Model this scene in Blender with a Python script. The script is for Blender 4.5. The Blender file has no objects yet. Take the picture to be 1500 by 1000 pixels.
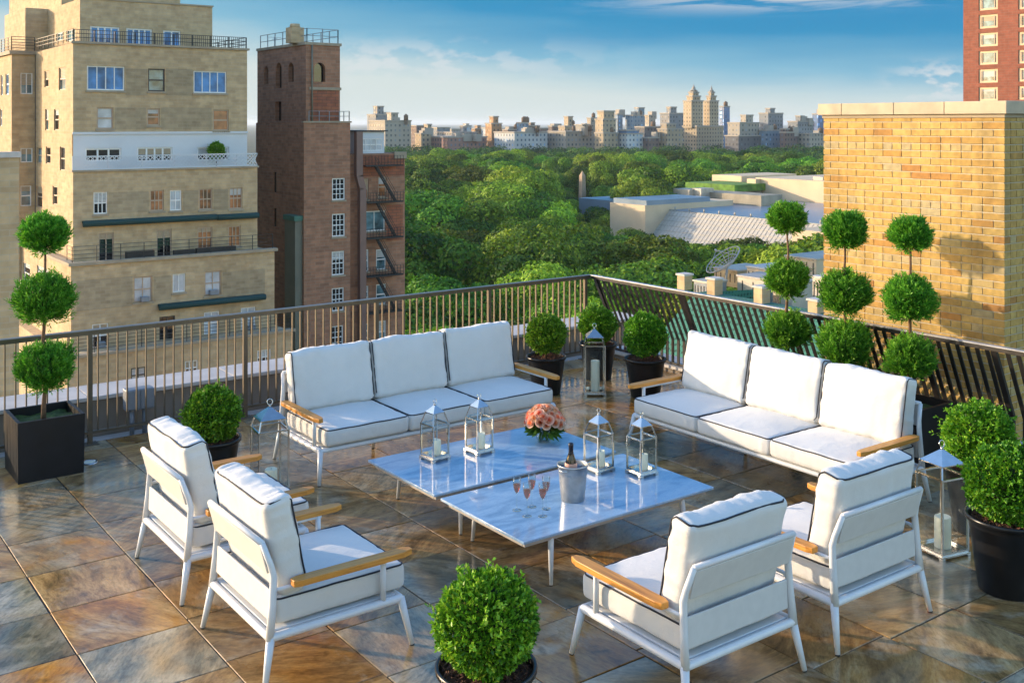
import bpy, bmesh, math, random
import numpy as np
from mathutils import Vector, Matrix, noise as mnoise
random.seed(7); np.random.seed(7)
PI = math.pi
scene = bpy.context.scene
COL = scene.collection

# ------------------------------------------------------------------ camera model
F, HOR, TH, CAMH = 1560.0, 180.5, math.radians(36.26), 2.95
CT, ST = math.cos(TH), math.sin(TH)
def ground(u, v, z=0.0):
    d = F*(CAMH-z)/(v-HOR); X = (u-750)*d/F
    return Vector((CT*X+ST*d, -ST*X+CT*d, z))
def on_x(u, v, x):                         # point of the plane x = const seen at photo pixel (u, v)
    r = (u-750)/F; d = x/(CT*r+ST)
    return Vector((x, (-ST*r+CT)*d, CAMH-d*(v-HOR)/F))
def on_y(u, v, y):
    r = (u-750)/F; d = y/(-ST*r+CT)
    return Vector(((CT*r+ST)*d, y, CAMH-d*(v-HOR)/F))
def at_d(u, v, d):
    X = (u-750)*d/F
    return Vector((CT*X+ST*d, -ST*X+CT*d, CAMH-d*(v-HOR)/F))

SUN_AZ = Vector((-0.60, 0.80)).normalized()
SUN_EL = math.radians(10.8)

# ------------------------------------------------------------------ materials
def new_mat(name):
    m = bpy.data.materials.new(name); m.use_nodes = True
    nt = m.node_tree; b = nt.nodes['Principled BSDF']
    return m, nt, b
def N(nt, t, **kw):
    n = nt.nodes.new(t)
    for k, v in kw.items():
        if k.startswith('i_'): n.inputs[k[2:].replace('_', ' ')].default_value = v
        else: setattr(n, k, v)
    return n
def L(nt, a, b): nt.links.new(a, b)
def ramp(nt, fac, stops, interp='LINEAR'):
    r = N(nt, 'ShaderNodeValToRGB'); r.color_ramp.interpolation = interp
    els = r.color_ramp.elements
    while len(els) < len(stops): els.new(0.5)
    for e, (p, c) in zip(els, stops):
        e.position = p; e.color = (c[0], c[1], c[2], 1) if not isinstance(c, (int, float)) else (c, c, c, 1)
    if fac is not None: L(nt, fac, r.inputs[0])
    return r
def mixc(nt, fac, a, b, mode='MIX'):
    m = N(nt, 'ShaderNodeMix', data_type='RGBA', blend_type=mode)
    for sock, v in ((m.inputs['Factor'], fac), (m.inputs[6], a), (m.inputs[7], b)):
        if hasattr(v, 'is_output') or isinstance(v, bpy.types.NodeSocket): L(nt, v, sock)
        elif isinstance(v, (int, float)): sock.default_value = v
        else: sock.default_value = (v[0], v[1], v[2], 1)
    return m.outputs[2]
def bump(nt, b, h, strength=0.2, dist=0.01):
    n = N(nt, 'ShaderNodeBump'); n.inputs['Strength'].default_value = strength; n.inputs['Distance'].default_value = dist
    L(nt, h, n.inputs['Height']); L(nt, n.outputs[0], b.inputs['Normal'])
def simple(name, col, rough=0.5, metal=0.0, var=0.12, scale=6.0, bmp=0.0, coat=0.0, spec=None, tc='Object'):
    """plain colour with soft wear-like variation of value and gloss"""
    m, nt, b = new_mat(name)
    co = N(nt, 'ShaderNodeTexCoord')
    nz = N(nt, 'ShaderNodeTexNoise'); nz.inputs['Scale'].default_value = scale; nz.inputs['Detail'].default_value = 6
    L(nt, co.outputs[tc], nz.inputs['Vector'])
    r = ramp(nt, nz.outputs[0], [(0.25, tuple(c*(1-var) for c in col)), (0.75, tuple(min(1, c*(1+var)) for c in col))])
    L(nt, r.outputs[0], b.inputs['Base Color'])
    rr = N(nt, 'ShaderNodeMapRange'); rr.inputs[3].default_value = max(0.02, rough*0.8); rr.inputs[4].default_value = min(1, rough*1.2)
    L(nt, nz.outputs[0], rr.inputs[0]); L(nt, rr.outputs[0], b.inputs['Roughness'])
    b.inputs['Metallic'].default_value = metal
    if coat: b.inputs['Coat Weight'].default_value = coat
    if spec is not None: b.inputs['Specular IOR Level'].default_value = spec
    if bmp: bump(nt, b, nz.outputs[0], bmp, 0.005)
    return m
def fabric(name, col):
    m, nt, b = new_mat(name)
    co = N(nt, 'ShaderNodeTexCoord')
    n1 = N(nt, 'ShaderNodeTexNoise'); n1.inputs['Scale'].default_value = 5; n1.inputs['Detail'].default_value = 5
    n2 = N(nt, 'ShaderNodeTexNoise'); n2.inputs['Scale'].default_value = 420; n2.inputs['Detail'].default_value = 2
    n3 = N(nt, 'ShaderNodeTexNoise'); n3.inputs['Scale'].default_value = 26; n3.inputs['Detail'].default_value = 4
    n3.inputs['Distortion'].default_value = 0.6
    for n in (n1, n2, n3): L(nt, co.outputs['Object'], n.inputs['Vector'])
    r = ramp(nt, n1.outputs[0], [(0.3, tuple(c*0.94 for c in col)), (0.7, col)])
    L(nt, r.outputs[0], b.inputs['Base Color'])
    b.inputs['Roughness'].default_value = 0.85
    b.inputs['Sheen Weight'].default_value = 0.25
    ad = N(nt, 'ShaderNodeMath', operation='MULTIPLY_ADD'); L(nt, n3.outputs[0], ad.inputs[0]); ad.inputs[1].default_value = 3.0
    L(nt, n2.outputs[0], ad.inputs[2])
    bump(nt, b, ad.outputs[0], 0.32, 0.003)
    return m
def wood(name):
    m, nt, b = new_mat(name)
    co = N(nt, 'ShaderNodeTexCoord'); mp = N(nt, 'ShaderNodeMapping'); mp.inputs['Scale'].default_value = (28, 1.6, 28)
    L(nt, co.outputs['Object'], mp.inputs['Vector'])
    nz = N(nt, 'ShaderNodeTexNoise'); nz.inputs['Scale'].default_value = 2.2; nz.inputs['Detail'].default_value = 8; nz.inputs['Distortion'].default_value = 0.8
    L(nt, mp.outputs[0], nz.inputs['Vector'])
    r = ramp(nt, nz.outputs[0], [(0.25, (0.36, 0.13, 0.022)), (0.5, (0.60, 0.25, 0.04)), (0.8, (0.70, 0.33, 0.07))])
    oi = N(nt, 'ShaderNodeObjectInfo')
    hs = N(nt, 'ShaderNodeHueSaturation'); vr = N(nt, 'ShaderNodeMapRange'); vr.inputs[3].default_value = 0.85; vr.inputs[4].default_value = 1.1
    L(nt, oi.outputs['Random'], vr.inputs[0]); L(nt, vr.outputs[0], hs.inputs['Value']); L(nt, r.outputs[0], hs.inputs['Color'])
    L(nt, hs.outputs[0], b.inputs['Base Color']); b.inputs['Roughness'].default_value = 0.45
    bump(nt, b, nz.outputs[0], 0.25, 0.002)
    return m
def marble(name):
    m, nt, b = new_mat(name)
    co = N(nt, 'ShaderNodeTexCoord')
    n1 = N(nt, 'ShaderNodeTexNoise'); n1.inputs['Scale'].default_value = 2.2; n1.inputs['Detail'].default_value = 10; n1.inputs['Distortion'].default_value = 1.4
    mp = N(nt, 'ShaderNodeMapping'); mp.inputs['Rotation'].default_value = (0, 0, 0.5); mp.inputs['Scale'].default_value = (1, 2.6, 1)
    L(nt, co.outputs['Object'], mp.inputs['Vector']); L(nt, mp.outputs[0], n1.inputs['Vector'])
    n2 = N(nt, 'ShaderNodeTexNoise'); n2.inputs['Scale'].default_value = 9; n2.inputs['Detail'].default_value = 8; n2.inputs['Distortion'].default_value = 2.2
    L(nt, mp.outputs[0], n2.inputs['Vector'])
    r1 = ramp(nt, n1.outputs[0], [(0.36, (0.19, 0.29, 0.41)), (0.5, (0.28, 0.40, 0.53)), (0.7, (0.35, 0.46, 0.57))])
    r2 = ramp(nt, n2.outputs[0], [(0.44, (1, 1, 1)), (0.495, (0.82, 0.85, 0.9)), (0.55, (1, 1, 1))])
    L(nt, mixc(nt, 1.0, r1.outputs[0], r2.outputs[0], 'MULTIPLY'), b.inputs['Base Color'])
    b.inputs['Roughness'].default_value = 0.07; b.inputs['Specular IOR Level'].default_value = 0.62
    return m
def glass_mat(name, tint=(0.95, 0.98, 0.98), rough=0.01, refl=1.0):
    m, nt, b = new_mat(name); nt.nodes.remove(b)
    out = nt.nodes['Material Output']
    tr = N(nt, 'ShaderNodeBsdfTransparent'); tr.inputs[0].default_value = (*tint, 1)
    gl = N(nt, 'ShaderNodeBsdfGlossy'); gl.inputs['Roughness'].default_value = rough
    fr = N(nt, 'ShaderNodeFresnel'); ge = N(nt, 'ShaderNodeNewGeometry'); mr = N(nt, 'ShaderNodeMapRange')
    mr.inputs[3].default_value = 1.5; mr.inputs[4].default_value = 1/1.5; L(nt, ge.outputs['Backfacing'], mr.inputs[0]); L(nt, mr.outputs[0], fr.inputs[0])
    mu = N(nt, 'ShaderNodeMath', operation='MULTIPLY'); mu.inputs[1].default_value = refl; L(nt, fr.outputs[0], mu.inputs[0])
    mx = N(nt, 'ShaderNodeMixShader'); L(nt, mu.outputs[0], mx.inputs[0]); L(nt, tr.outputs[0], mx.inputs[1]); L(nt, gl.outputs[0], mx.inputs[2])
    L(nt, mx.outputs[0], out.inputs[0])
    return m
def pane_mat(name, col, rough=0.08, var=0.5, metal=0.0, spec=0.9):
    """window pane of a building seen by day: dark interior, blind, curtain or painted sky reflection under shiny glass"""
    m, nt, b = new_mat(name)
    co = N(nt, 'ShaderNodeTexCoord'); oi = N(nt, 'ShaderNodeObjectInfo')
    nz = N(nt, 'ShaderNodeTexNoise'); nz.inputs['Scale'].default_value = 0.9; nz.inputs['Detail'].default_value = 4
    ad = N(nt, 'ShaderNodeVectorMath', operation='ADD'); L(nt, co.outputs['Object'], ad.inputs[0])
    sc = N(nt, 'ShaderNodeVectorMath', operation='SCALE'); L(nt, oi.outputs['Location'], sc.inputs[0]); sc.inputs['Scale'].default_value = 3.7
    L(nt, sc.outputs[0], ad.inputs[1]); L(nt, ad.outputs[0], nz.inputs['Vector'])
    r = ramp(nt, nz.outputs[0], [(0.35, tuple(c*(1-var) for c in col)), (0.65, tuple(min(1, c*(1+var)) for c in col))])
    L(nt, r.outputs[0], b.inputs['Base Color']); b.inputs['Roughness'].default_value = rough
    b.inputs['Metallic'].default_value = metal; b.inputs['Specular IOR Level'].default_value = spec
    return m
def brick_wall(name, c1, c2, mortar, bw=0.6, rh=0.2, stain=0.25, soot=(0.5, 0.47, 0.42)):
    """brickwork mapped in metres by the wall's UVs, with big weather stains and soot"""
    m, nt, b = new_mat(name)
    uv = N(nt, 'ShaderNodeUVMap')
    bt = N(nt, 'ShaderNodeTexBrick'); bt.inputs['Scale'].default_value = 1.0
    bt.inputs['Brick Width'].default_value = bw; bt.inputs['Row Height'].default_value = rh; bt.inputs['Mortar Size'].default_value = 0.012*bw/0.22*0.5
    bt.inputs['Mortar Smooth'].default_value = 0.3; bt.inputs['Bias'].default_value = -0.1
    bt.inputs['Color1'].default_value = (*c1, 1); bt.inputs['Color2'].default_value = (*c2, 1); bt.inputs['Mortar'].default_value = (*mortar, 1)
    L(nt, uv.outputs[0], bt.inputs['Vector'])
    n1 = N(nt, 'ShaderNodeTexNoise'); n1.inputs['Scale'].default_value = 0.16; n1.inputs['Detail'].default_value = 8; n1.inputs['Roughness'].default_value = 0.65
    mp = N(nt, 'ShaderNodeMapping'); mp.inputs['Scale'].default_value = (1.0, 0.35, 1)
    L(nt, uv.outputs[0], mp.inputs['Vector']); L(nt, mp.outputs[0], n1.inputs['Vector'])
    r1 = ramp(nt, n1.outputs[0], [(0.3, soot), (0.62, (1, 1, 1))])
    n2 = N(nt, 'ShaderNodeTexNoise'); n2.inputs['Scale'].default_value = 1.6; n2.inputs['Detail'].default_value = 6
    L(nt, uv.outputs[0], n2.inputs['Vector'])
    r2 = ramp(nt, n2.outputs[0], [(0.3, 0.82), (0.7, 1.12)])
    c = mixc(nt, stain, bt.outputs[0], mixc(nt, 1.0, bt.outputs[0], r1.outputs[0], 'MULTIPLY'))
    c = mixc(nt, 1.0, c, r2.outputs[0], 'MULTIPLY')
    L(nt, c, b.inputs['Base Color']); b.inputs['Roughness'].default_value = 0.9
    return m
def city_mat(name, wall, glass, fw=3.2, fh=3.4, ww=0.42, wh=0.5, band=0.0):
    """far facade: storeys and window bays laid out in metres on the wall's UVs"""
    m, nt, b = new_mat(name)
    uv = N(nt, 'ShaderNodeUVMap'); sp = N(nt, 'ShaderNodeSeparateXYZ'); L(nt, uv.outputs[0], sp.inputs[0])
    def cell(sock, size, frac):
        d = N(nt, 'ShaderNodeMath', operation='DIVIDE'); L(nt, sock, d.inputs[0]); d.inputs[1].default_value = size
        f = N(nt, 'ShaderNodeMath', operation='FRACT'); L(nt, d.outputs[0], f.inputs[0])
        g = N(nt, 'ShaderNodeMath', operation='LESS_THAN'); L(nt, f.outputs[0], g.inputs[0]); g.inputs[1].default_value = frac
        fl = N(nt, 'ShaderNodeMath', operation='FLOOR'); L(nt, d.outputs[0], fl.inputs[0])
        return g.outputs[0], fl.outputs[0]
    gx, ix = cell(sp.outputs[0], fw, ww); gy, iy = cell(sp.outputs[1], fh, wh)
    mu = N(nt, 'ShaderNodeMath', operation='MULTIPLY'); L(nt, gx, mu.inputs[0]); L(nt, gy, mu.inputs[1])
    cb = N(nt, 'ShaderNodeCombineXYZ'); L(nt, ix, cb.inputs[0]); L(nt, iy, cb.inputs[1])
    wn = N(nt, 'ShaderNodeTexWhiteNoise', noise_dimensions='2D'); L(nt, cb.outputs[0], wn.inputs['Vector'])
    gr = ramp(nt, wn.outputs['Value'], [(0.0, tuple(c*0.5 for c in glass)), (0.7, glass), (1.0, tuple(min(1, c*2.4+0.03) for c in glass))])
    nz = N(nt, 'ShaderNodeTexNoise'); nz.inputs['Scale'].default_value = 0.05; nz.inputs['Detail'].default_value = 6
    L(nt, uv.outputs[0], nz.inputs['Vector'])
    wr = ramp(nt, nz.outputs[0], [(0.3, tuple(c*0.82 for c in wall)), (0.7, tuple(min(1, c*1.12) for c in wall))])
    L(nt, mixc(nt, mu.outputs[0], wr.outputs[0], gr.outputs[0]), b.inputs['Base Color'])
    rr = N(nt, 'ShaderNodeMapRange'); rr.inputs[3].default_value = 0.85; rr.inputs[4].default_value = 0.2
    L(nt, mu.outputs[0], rr.inputs[0]); L(nt, rr.outputs[0], b.inputs['Roughness'])
    return m
def leaf_mat(name, stops, transl=0.3, rough=0.55, objvar=0.0, sheen=0.3):
    m, nt, b = new_mat(name)
    at = N(nt, 'ShaderNodeAttribute', attribute_name='var')
    r = ramp(nt, at.outputs['Fac'], stops)
    col = r.outputs[0]
    if objvar:
        oi = N(nt, 'ShaderNodeObjectInfo'); hs = N(nt, 'ShaderNodeHueSaturation')
        h = N(nt, 'ShaderNodeMapRange'); h.inputs[3].default_value = 0.5-0.045*objvar; h.inputs[4].default_value = 0.5+0.03*objvar
        L(nt, oi.outputs['Random'], h.inputs[0]); L(nt, h.outputs[0], hs.inputs['Hue'])
        m2 = N(nt, 'ShaderNodeMath', operation='MULTIPLY'); L(nt, oi.outputs['Random'], m2.inputs[0]); m2.inputs[1].default_value = 7.31
        f2 = N(nt, 'ShaderNodeMath', operation='FRACT'); L(nt, m2.outputs[0], f2.inputs[0])
        v = N(nt, 'ShaderNodeMapRange'); v.inputs[3].default_value = 1-0.5*objvar; v.inputs[4].default_value = 1+0.35*objvar
        L(nt, f2.outputs[0], v.inputs[0]); L(nt, v.outputs[0], hs.inputs['Value']); L(nt, col, hs.inputs['Color'])
        col = hs.outputs[0]
    L(nt, col, b.inputs['Base Color']); b.inputs['Roughness'].default_value = rough; b.inputs['Specular IOR Level'].default_value = sheen
    tl = N(nt, 'ShaderNodeBsdfTranslucent'); L(nt, col, tl.inputs[0])
    mx = N(nt, 'ShaderNodeMixShader'); mx.inputs[0].default_value = transl
    L(nt, b.outputs[0], mx.inputs[1]); L(nt, tl.outputs[0], mx.inputs[2]); L(nt, mx.outputs[0], nt.nodes['Material Output'].inputs[0])
    return m
def stone_floor(name):
    m, nt, b = new_mat(name)
    uv = N(nt, 'ShaderNodeUVMap'); at = N(nt, 'ShaderNodeAttribute', attribute_name='tile')
    sp = N(nt, 'ShaderNodeSeparateColor'); L(nt, at.outputs['Color'], sp.inputs[0])
    mp = N(nt, 'ShaderNodeMapping'); mp.inputs['Scale'].default_value = (1.0, 3.0, 1); L(nt, uv.outputs[0], mp.inputs['Vector'])
    n1 = N(nt, 'ShaderNodeTexNoise'); n1.inputs['Scale'].default_value = 2.2; n1.inputs['Detail'].default_value = 12; n1.inputs['Roughness'].default_value = 0.72; n1.inputs['Distortion'].default_value = 0.5
    L(nt, mp.outputs[0], n1.inputs['Vector'])
    n2 = N(nt, 'ShaderNodeTexNoise'); n2.inputs['Scale'].default_value = 2.4; n2.inputs['Detail'].default_value = 9; n2.inputs['Distortion'].default_value = 0.7
    L(nt, uv.outputs[0], n2.inputs['Vector'])
    n3 = N(nt, 'ShaderNodeTexNoise'); n3.inputs['Scale'].default_value = 9; n3.inputs['Detail'].default_value = 10; n3.inputs['Distortion'].default_value = 0.4
    L(nt, uv.outputs[0], n3.inputs['Vector'])
    grey = ramp(nt, n1.outputs[0], [(0.30, (0.075, 0.068, 0.046)), (0.46, (0.185, 0.165, 0.115)), (0.55, (0.27, 0.215, 0.13)), (0.72, (0.43, 0.365, 0.26))])
    tan = ramp(nt, n1.outputs[0], [(0.30, (0.085, 0.050, 0.02)), (0.45, (0.23, 0.125, 0.045)), (0.56, (0.37, 0.215, 0.08)), (0.72, (0.50, 0.34, 0.16))])
    org = ramp(nt, n1.outputs[0], [(0.30, (0.11, 0.04, 0.008)), (0.5, (0.36, 0.145, 0.02)), (0.72, (0.52, 0.25, 0.04))])
    # each slab mixes the three by its own random numbers and by broad mineral bands
    a1 = N(nt, 'ShaderNodeMath', operation='MULTIPLY_ADD'); L(nt, n2.outputs[0], a1.inputs[0]); a1.inputs[1].default_value = 1.9; L(nt, sp.outputs[0], a1.inputs[2])
    f1 = N(nt, 'ShaderNodeMapRange'); f1.inputs[1].default_value = 0.95; f1.inputs[2].default_value = 1.55; L(nt, a1.outputs[0], f1.inputs[0])
    a2 = N(nt, 'ShaderNodeMath', operation='MULTIPLY_ADD'); L(nt, n2.outputs[0], a2.inputs[0]); a2.inputs[1].default_value = -1.7; L(nt, sp.outputs[1], a2.inputs[2])
    f2 = N(nt, 'ShaderNodeMapRange'); f2.inputs[1].default_value = -0.22; f2.inputs[2].default_value = 0.35; L(nt, a2.outputs[0], f2.inputs[0])
    c = mixc(nt, f1.outputs[0], grey.outputs[0], tan.outputs[0]); c = mixc(nt, f2.outputs[0], c, org.outputs[0])
    vr = N(nt, 'ShaderNodeMapRange'); vr.inputs[3].default_value = 0.82; vr.inputs[4].default_value = 1.45; L(nt, sp.outputs[2], vr.inputs[0])
    vc = N(nt, 'ShaderNodeCombineColor'); [L(nt, vr.outputs[0], vc.inputs[i]) for i in range(3)]
    c = mixc(nt, 1.0, c, vc.outputs[0], 'MULTIPLY')
    n5 = N(nt, 'ShaderNodeTexNoise'); n5.inputs['Scale'].default_value = 1.9; n5.inputs['Detail'].default_value = 9; n5.inputs['Roughness'].default_value = 0.62; n5.inputs['Distortion'].default_value = 0.4
    tw = N(nt, 'ShaderNodeTexCoord'); L(nt, uv.outputs[0], n5.inputs['Vector'])
    r5 = ramp(nt, n5.outputs[0], [(0.53, 0.0), (0.66, 0.75)])
    c = mixc(nt, r5.outputs[0], c, (0.46, 0.385, 0.27))
    st = ramp(nt, n3.outputs[0], [(0.28, 0.42), (0.42, 1.0)])
    c = mixc(nt, 0.8, c, mixc(nt, 1.0, c, st.outputs[0], 'MULTIPLY'))
    n6 = N(nt, 'ShaderNodeTexNoise'); n6.inputs['Scale'].default_value = 16; n6.inputs['Detail'].default_value = 10; n6.inputs['Roughness'].default_value = 0.75
    L(nt, mp.outputs[0], n6.inputs['Vector']); r6 = ramp(nt, n6.outputs[0], [(0.36, 0.66), (0.5, 1.0), (0.66, 1.22)])
    c = mixc(nt, 1.0, c, r6.outputs[0], 'MULTIPLY')
    L(nt, c, b.inputs['Base Color'])
    # damp stone: sealed and shiny in drifting patches
    tc = N(nt, 'ShaderNodeTexCoord')
    n4 = N(nt, 'ShaderNodeTexNoise'); n4.inputs['Scale'].default_value = 1.1; n4.inputs['Detail'].default_value = 7; L(nt, tc.outputs['Object'], n4.inputs['Vector'])
    r4 = ramp(nt, n4.outputs[0], [(0.40, 0.07), (0.60, 0.30)])
    L(nt, r4.outputs[0], b.inputs['Roughness']); b.inputs['Specular IOR Level'].default_value = 0.62
    ad = N(nt, 'ShaderNodeMath', operation='MULTIPLY_ADD'); L(nt, n3.outputs[0], ad.inputs[0]); ad.inputs[1].default_value = 0.7; L(nt, n1.outputs[0], ad.inputs[2])
    bump(nt, b, ad.outputs[0], 0.35, 0.004)
    return m
def chimney_brick(name):
    m, nt, b = new_mat(name)
    at = N(nt, 'ShaderNodeAttribute', attribute_name='var'); co = N(nt, 'ShaderNodeTexCoord')
    r = ramp(nt, at.outputs['Fac'], [(0.0, (0.37, 0.17, 0.04)), (0.10, (0.43, 0.23, 0.05)), (0.4, (0.47, 0.29, 0.072)), (0.75, (0.50, 0.335, 0.098)), (1.0, (0.41, 0.32, 0.16))])
    n = N(nt, 'ShaderNodeTexNoise'); n.inputs['Scale'].default_value = 18; n.inputs['Detail'].default_value = 8; L(nt, co.outputs['Object'], n.inputs['Vector'])
    r2 = ramp(nt, n.outputs[0], [(0.3, 0.74), (0.65, 1.08)])
    mp = N(nt, 'ShaderNodeMapping'); mp.inputs['Scale'].default_value = (2.2, 2.2, 0.5); L(nt, co.outputs['Object'], mp.inputs['Vector'])
    ns = N(nt, 'ShaderNodeTexNoise'); ns.inputs['Scale'].default_value = 1.3; ns.inputs['Detail'].default_value = 8; L(nt, mp.outputs[0], ns.inputs['Vector'])
    r3 = ramp(nt, ns.outputs[0], [(0.32, (0.66, 0.64, 0.60)), (0.52, (1, 1, 1))])
    cx_ = mixc(nt, 1.0, r.outputs[0], r2.outputs[0], 'MULTIPLY')
    L(nt, mixc(nt, 1.0, cx_, r3.outputs[0], 'MULTIPLY'), b.inputs['Base Color']); b.inputs['Roughness'].default_value = 0.8
    bump(nt, b, n.outputs[0], 0.4, 0.004)
    return m

M = {}
M['white_metal'] = simple('white powder coat', (0.63, 0.635, 0.64), 0.32, 0, 0.04, 14)
M['sling'] = simple('white sling panel', (0.54, 0.525, 0.50), 0.6, 0, 0.05, 20)
M['fabric'] = fabric('white canvas', (0.62, 0.60, 0.565))
M['piping'] = simple('navy piping', (0.012, 0.013, 0.022), 0.7)
M['teak'] = wood('teak')
M['cap'] = simple('black rubber', (0.02, 0.02, 0.02), 0.7)
M['marble'] = marble('carrara marble')
M['apron'] = simple('taupe metal', (0.36, 0.32, 0.28), 0.5)
M['steel'] = simple('polished steel', (0.55, 0.53, 0.50), 0.16, 1.0, 0.08, 20)
M['galv'] = simple('galvanised steel', (0.48, 0.47, 0.44), 0.38, 0.85, 0.25, 16, 0.1)
M['wax'] = simple('ivory wax', (0.80, 0.74, 0.55), 0.45, 0, 0.05, 30)
M['wick'] = simple('wick', (0.03, 0.025, 0.02), 0.9)
M['glass'] = glass_mat('clear glass')
M['thick_glass'] = glass_mat('vase glass', (0.93, 0.97, 0.96), 0.01, 1.3)
M['pot'] = simple('black glazed pot', (0.010, 0.010, 0.011), 0.30, 0, 0.3, 9, 0, 0, 0.35)
M['planter'] = simple('black planter', (0.009, 0.009, 0.011), 0.45, 0, 0.3, 7, 0, 0, 0.3)
M['soil'] = simple('bark mulch', (0.09, 0.035, 0.016), 0.95, 0, 0.7, 60, 0.9)
M['moss'] = simple('moss', (0.06, 0.09, 0.02), 0.95, 0, 0.6, 50, 0.9)
M['bark'] = simple('bark', (0.14, 0.075, 0.04), 0.9, 0, 0.5, 30, 0.8)
M['treebark'] = simple('tree bark', (0.09, 0.065, 0.045), 0.95, 0, 0.4, 2)
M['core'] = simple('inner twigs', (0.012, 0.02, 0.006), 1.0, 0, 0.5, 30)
M['box'] = leaf_mat('boxwood leaf', [(0, (0.02, 0.075, 0.006)), (0.38, (0.08, 0.24, 0.012)), (0.72, (0.19, 0.41, 0.02)), (1, (0.40, 0.54, 0.05))], 0.25, 0.4, 0.35)
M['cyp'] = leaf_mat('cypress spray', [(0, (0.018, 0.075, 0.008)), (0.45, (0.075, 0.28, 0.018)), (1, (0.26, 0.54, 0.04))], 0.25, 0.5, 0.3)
M['tree'] = leaf_mat('park tree leaf', [(0, (0.012, 0.045, 0.008)), (0.5, (0.11, 0.24, 0.014)), (1, (0.32, 0.50, 0.03))], 0.32, 0.6, 1.0)
M['wood_far'] = leaf_mat('far tree leaf', [(0, (0.010, 0.038, 0.010)), (0.5, (0.042, 0.12, 0.017)), (1, (0.14, 0.26, 0.026))], 0.3, 0.7)
M['floor'] = stone_floor('sandstone slabs')
M['grout'] = simple('dark joint', (0.022, 0.02, 0.018), 0.85)
M['rail'] = simple('bronze railing paint', (0.10, 0.078, 0.052), 0.42, 0.2, 0.2, 12)  # lighter copy of the paint, sun on the left bars put into the colour
M['rail_shaded'] = simple('shaded bronze paint', (0.026, 0.023, 0.022), 0.4, 0.2, 0.2, 12)  # darker copy of the bronze, shade of the right bars put into the colour
M['railcap_l'] = simple('dull cap rail', (0.20, 0.19, 0.18), 0.35, 0.4, 0.15, 9)
M['railcap'] = simple('weathered cap rail', (0.42, 0.42, 0.44), 0.38, 0.35, 0.15, 9)
M['coping'] = simple('limestone coping', (0.50, 0.46, 0.42), 0.75, 0, 0.15, 4, 0.2)
M['parapet'] = simple('parapet render', (0.20, 0.165, 0.13), 0.9, 0, 0.2, 3, 0.2)
M['cornice'] = simple('precast coping', (0.46, 0.375, 0.26), 0.8, 0, 0.22, 5, 0.3)
M['mortar'] = simple('mortar', (0.46, 0.41, 0.32), 0.95, 0, 0.15, 30, 0.3)
M['cbrick'] = chimney_brick('yellow brick')
M['greybox'] = simple('grey box enamel', (0.20, 0.22, 0.25), 0.4, 0.1)
M['rose'] = leaf_mat('rose petal', [(0, (0.86, 0.20, 0.06)), (0.45, (0.90, 0.44, 0.24)), (1, (0.95, 0.72, 0.55))], 0.5, 0.5, 0.4)
M['greens'] = leaf_mat('bouquet leaf', [(0, (0.03, 0.09, 0.012)), (1, (0.13, 0.25, 0.04))], 0.3, 0.4)
M['wine'] = glass_mat('rose wine', (0.97, 0.52, 0.36), 0.02, 0.6)
M['bottle'] = simple('dark bottle glass', (0.008, 0.012, 0.016), 0.08, 0, 0.1, 10, 0, 0.5)
M['label'] = simple('peach label', (0.62, 0.33, 0.24), 0.5)
M['foil'] = simple('dark foil', (0.02, 0.02, 0.03), 0.3, 0.4)
M['ice'] = glass_mat('ice', (0.85, 0.92, 0.97), 0.1, 2.0)
M['tan_brick'] = brick_wall('tan brick', (0.56, 0.41, 0.235), (0.46, 0.325, 0.18), (0.49, 0.385, 0.26), 0.7, 0.24, 0.6, (0.62, 0.58, 0.52))
M['white_wall'] = simple('white render', (0.58, 0.60, 0.62), 0.8, 0, 0.06, 0.6)
M['brown_brick'] = brick_wall('brown brick', (0.44, 0.215, 0.125), (0.29, 0.145, 0.088), (0.34, 0.22, 0.15), 0.9, 0.28, 0.6, (0.45, 0.45, 0.45))
M['red_brick'] = brick_wall('red brick patch', (0.38, 0.13, 0.065), (0.28, 0.10, 0.06), (0.16, 0.09, 0.06), 0.9, 0.28, 0.5)
M['rust_brick'] = brick_wall('rust brick tower', (0.27, 0.085, 0.05), (0.22, 0.07, 0.042), (0.22, 0.11, 0.08), 1.2, 0.4, 0.3)
M['ledge'] = simple('stone ledge', (0.34, 0.28, 0.20), 0.85, 0, 0.2, 1.5)
M['dark_metal'] = simple('black ironwork', (0.022, 0.022, 0.025), 0.5, 0.2)
M['duct'] = simple('brown duct', (0.20, 0.12, 0.10), 0.55, 0.1, 0.1, 1)
M['shaftgrey'] = simple('grey flue', (0.17, 0.17, 0.13), 0.8, 0, 0.15, 1)
M['copper'] = simple('green copper', (0.06, 0.16, 0.12), 0.7)
M['awning'] = simple('dark green canvas', (0.012, 0.05, 0.05), 0.8)
M['frame_w'] = simple('white window paint', (0.72, 0.72, 0.70), 0.5)
M['frame_d'] = simple('dark window paint', (0.05, 0.04, 0.035), 0.5)
M['frame_t'] = simple('tan window paint', (0.42, 0.31, 0.22), 0.6)
M['pane_blue'] = pane_mat('pane painted sky blue', (0.045, 0.17, 0.38), 0.18, 0.55, 0.0, 0.35)  # blue of the reflected sky put into the base colour, gloss kept low
M['pane_dark'] = pane_mat('dark pane', (0.012, 0.014, 0.018), 0.08, 0.7)
M['pane_copper'] = pane_mat('copper toned pane', (0.30, 0.115, 0.045), 0.2, 0.75)  # copper tone set in the base colour
M['pane_blind'] = pane_mat('pane with pale blind', (0.42, 0.46, 0.50), 0.2, 0.25)
M['pane_teal'] = pane_mat('teal pane', (0.09, 0.17, 0.20), 0.08, 0.7)
M['museum'] = simple('museum limestone', (0.60, 0.46, 0.30), 0.9, 0, 0.12, 0.15)
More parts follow.
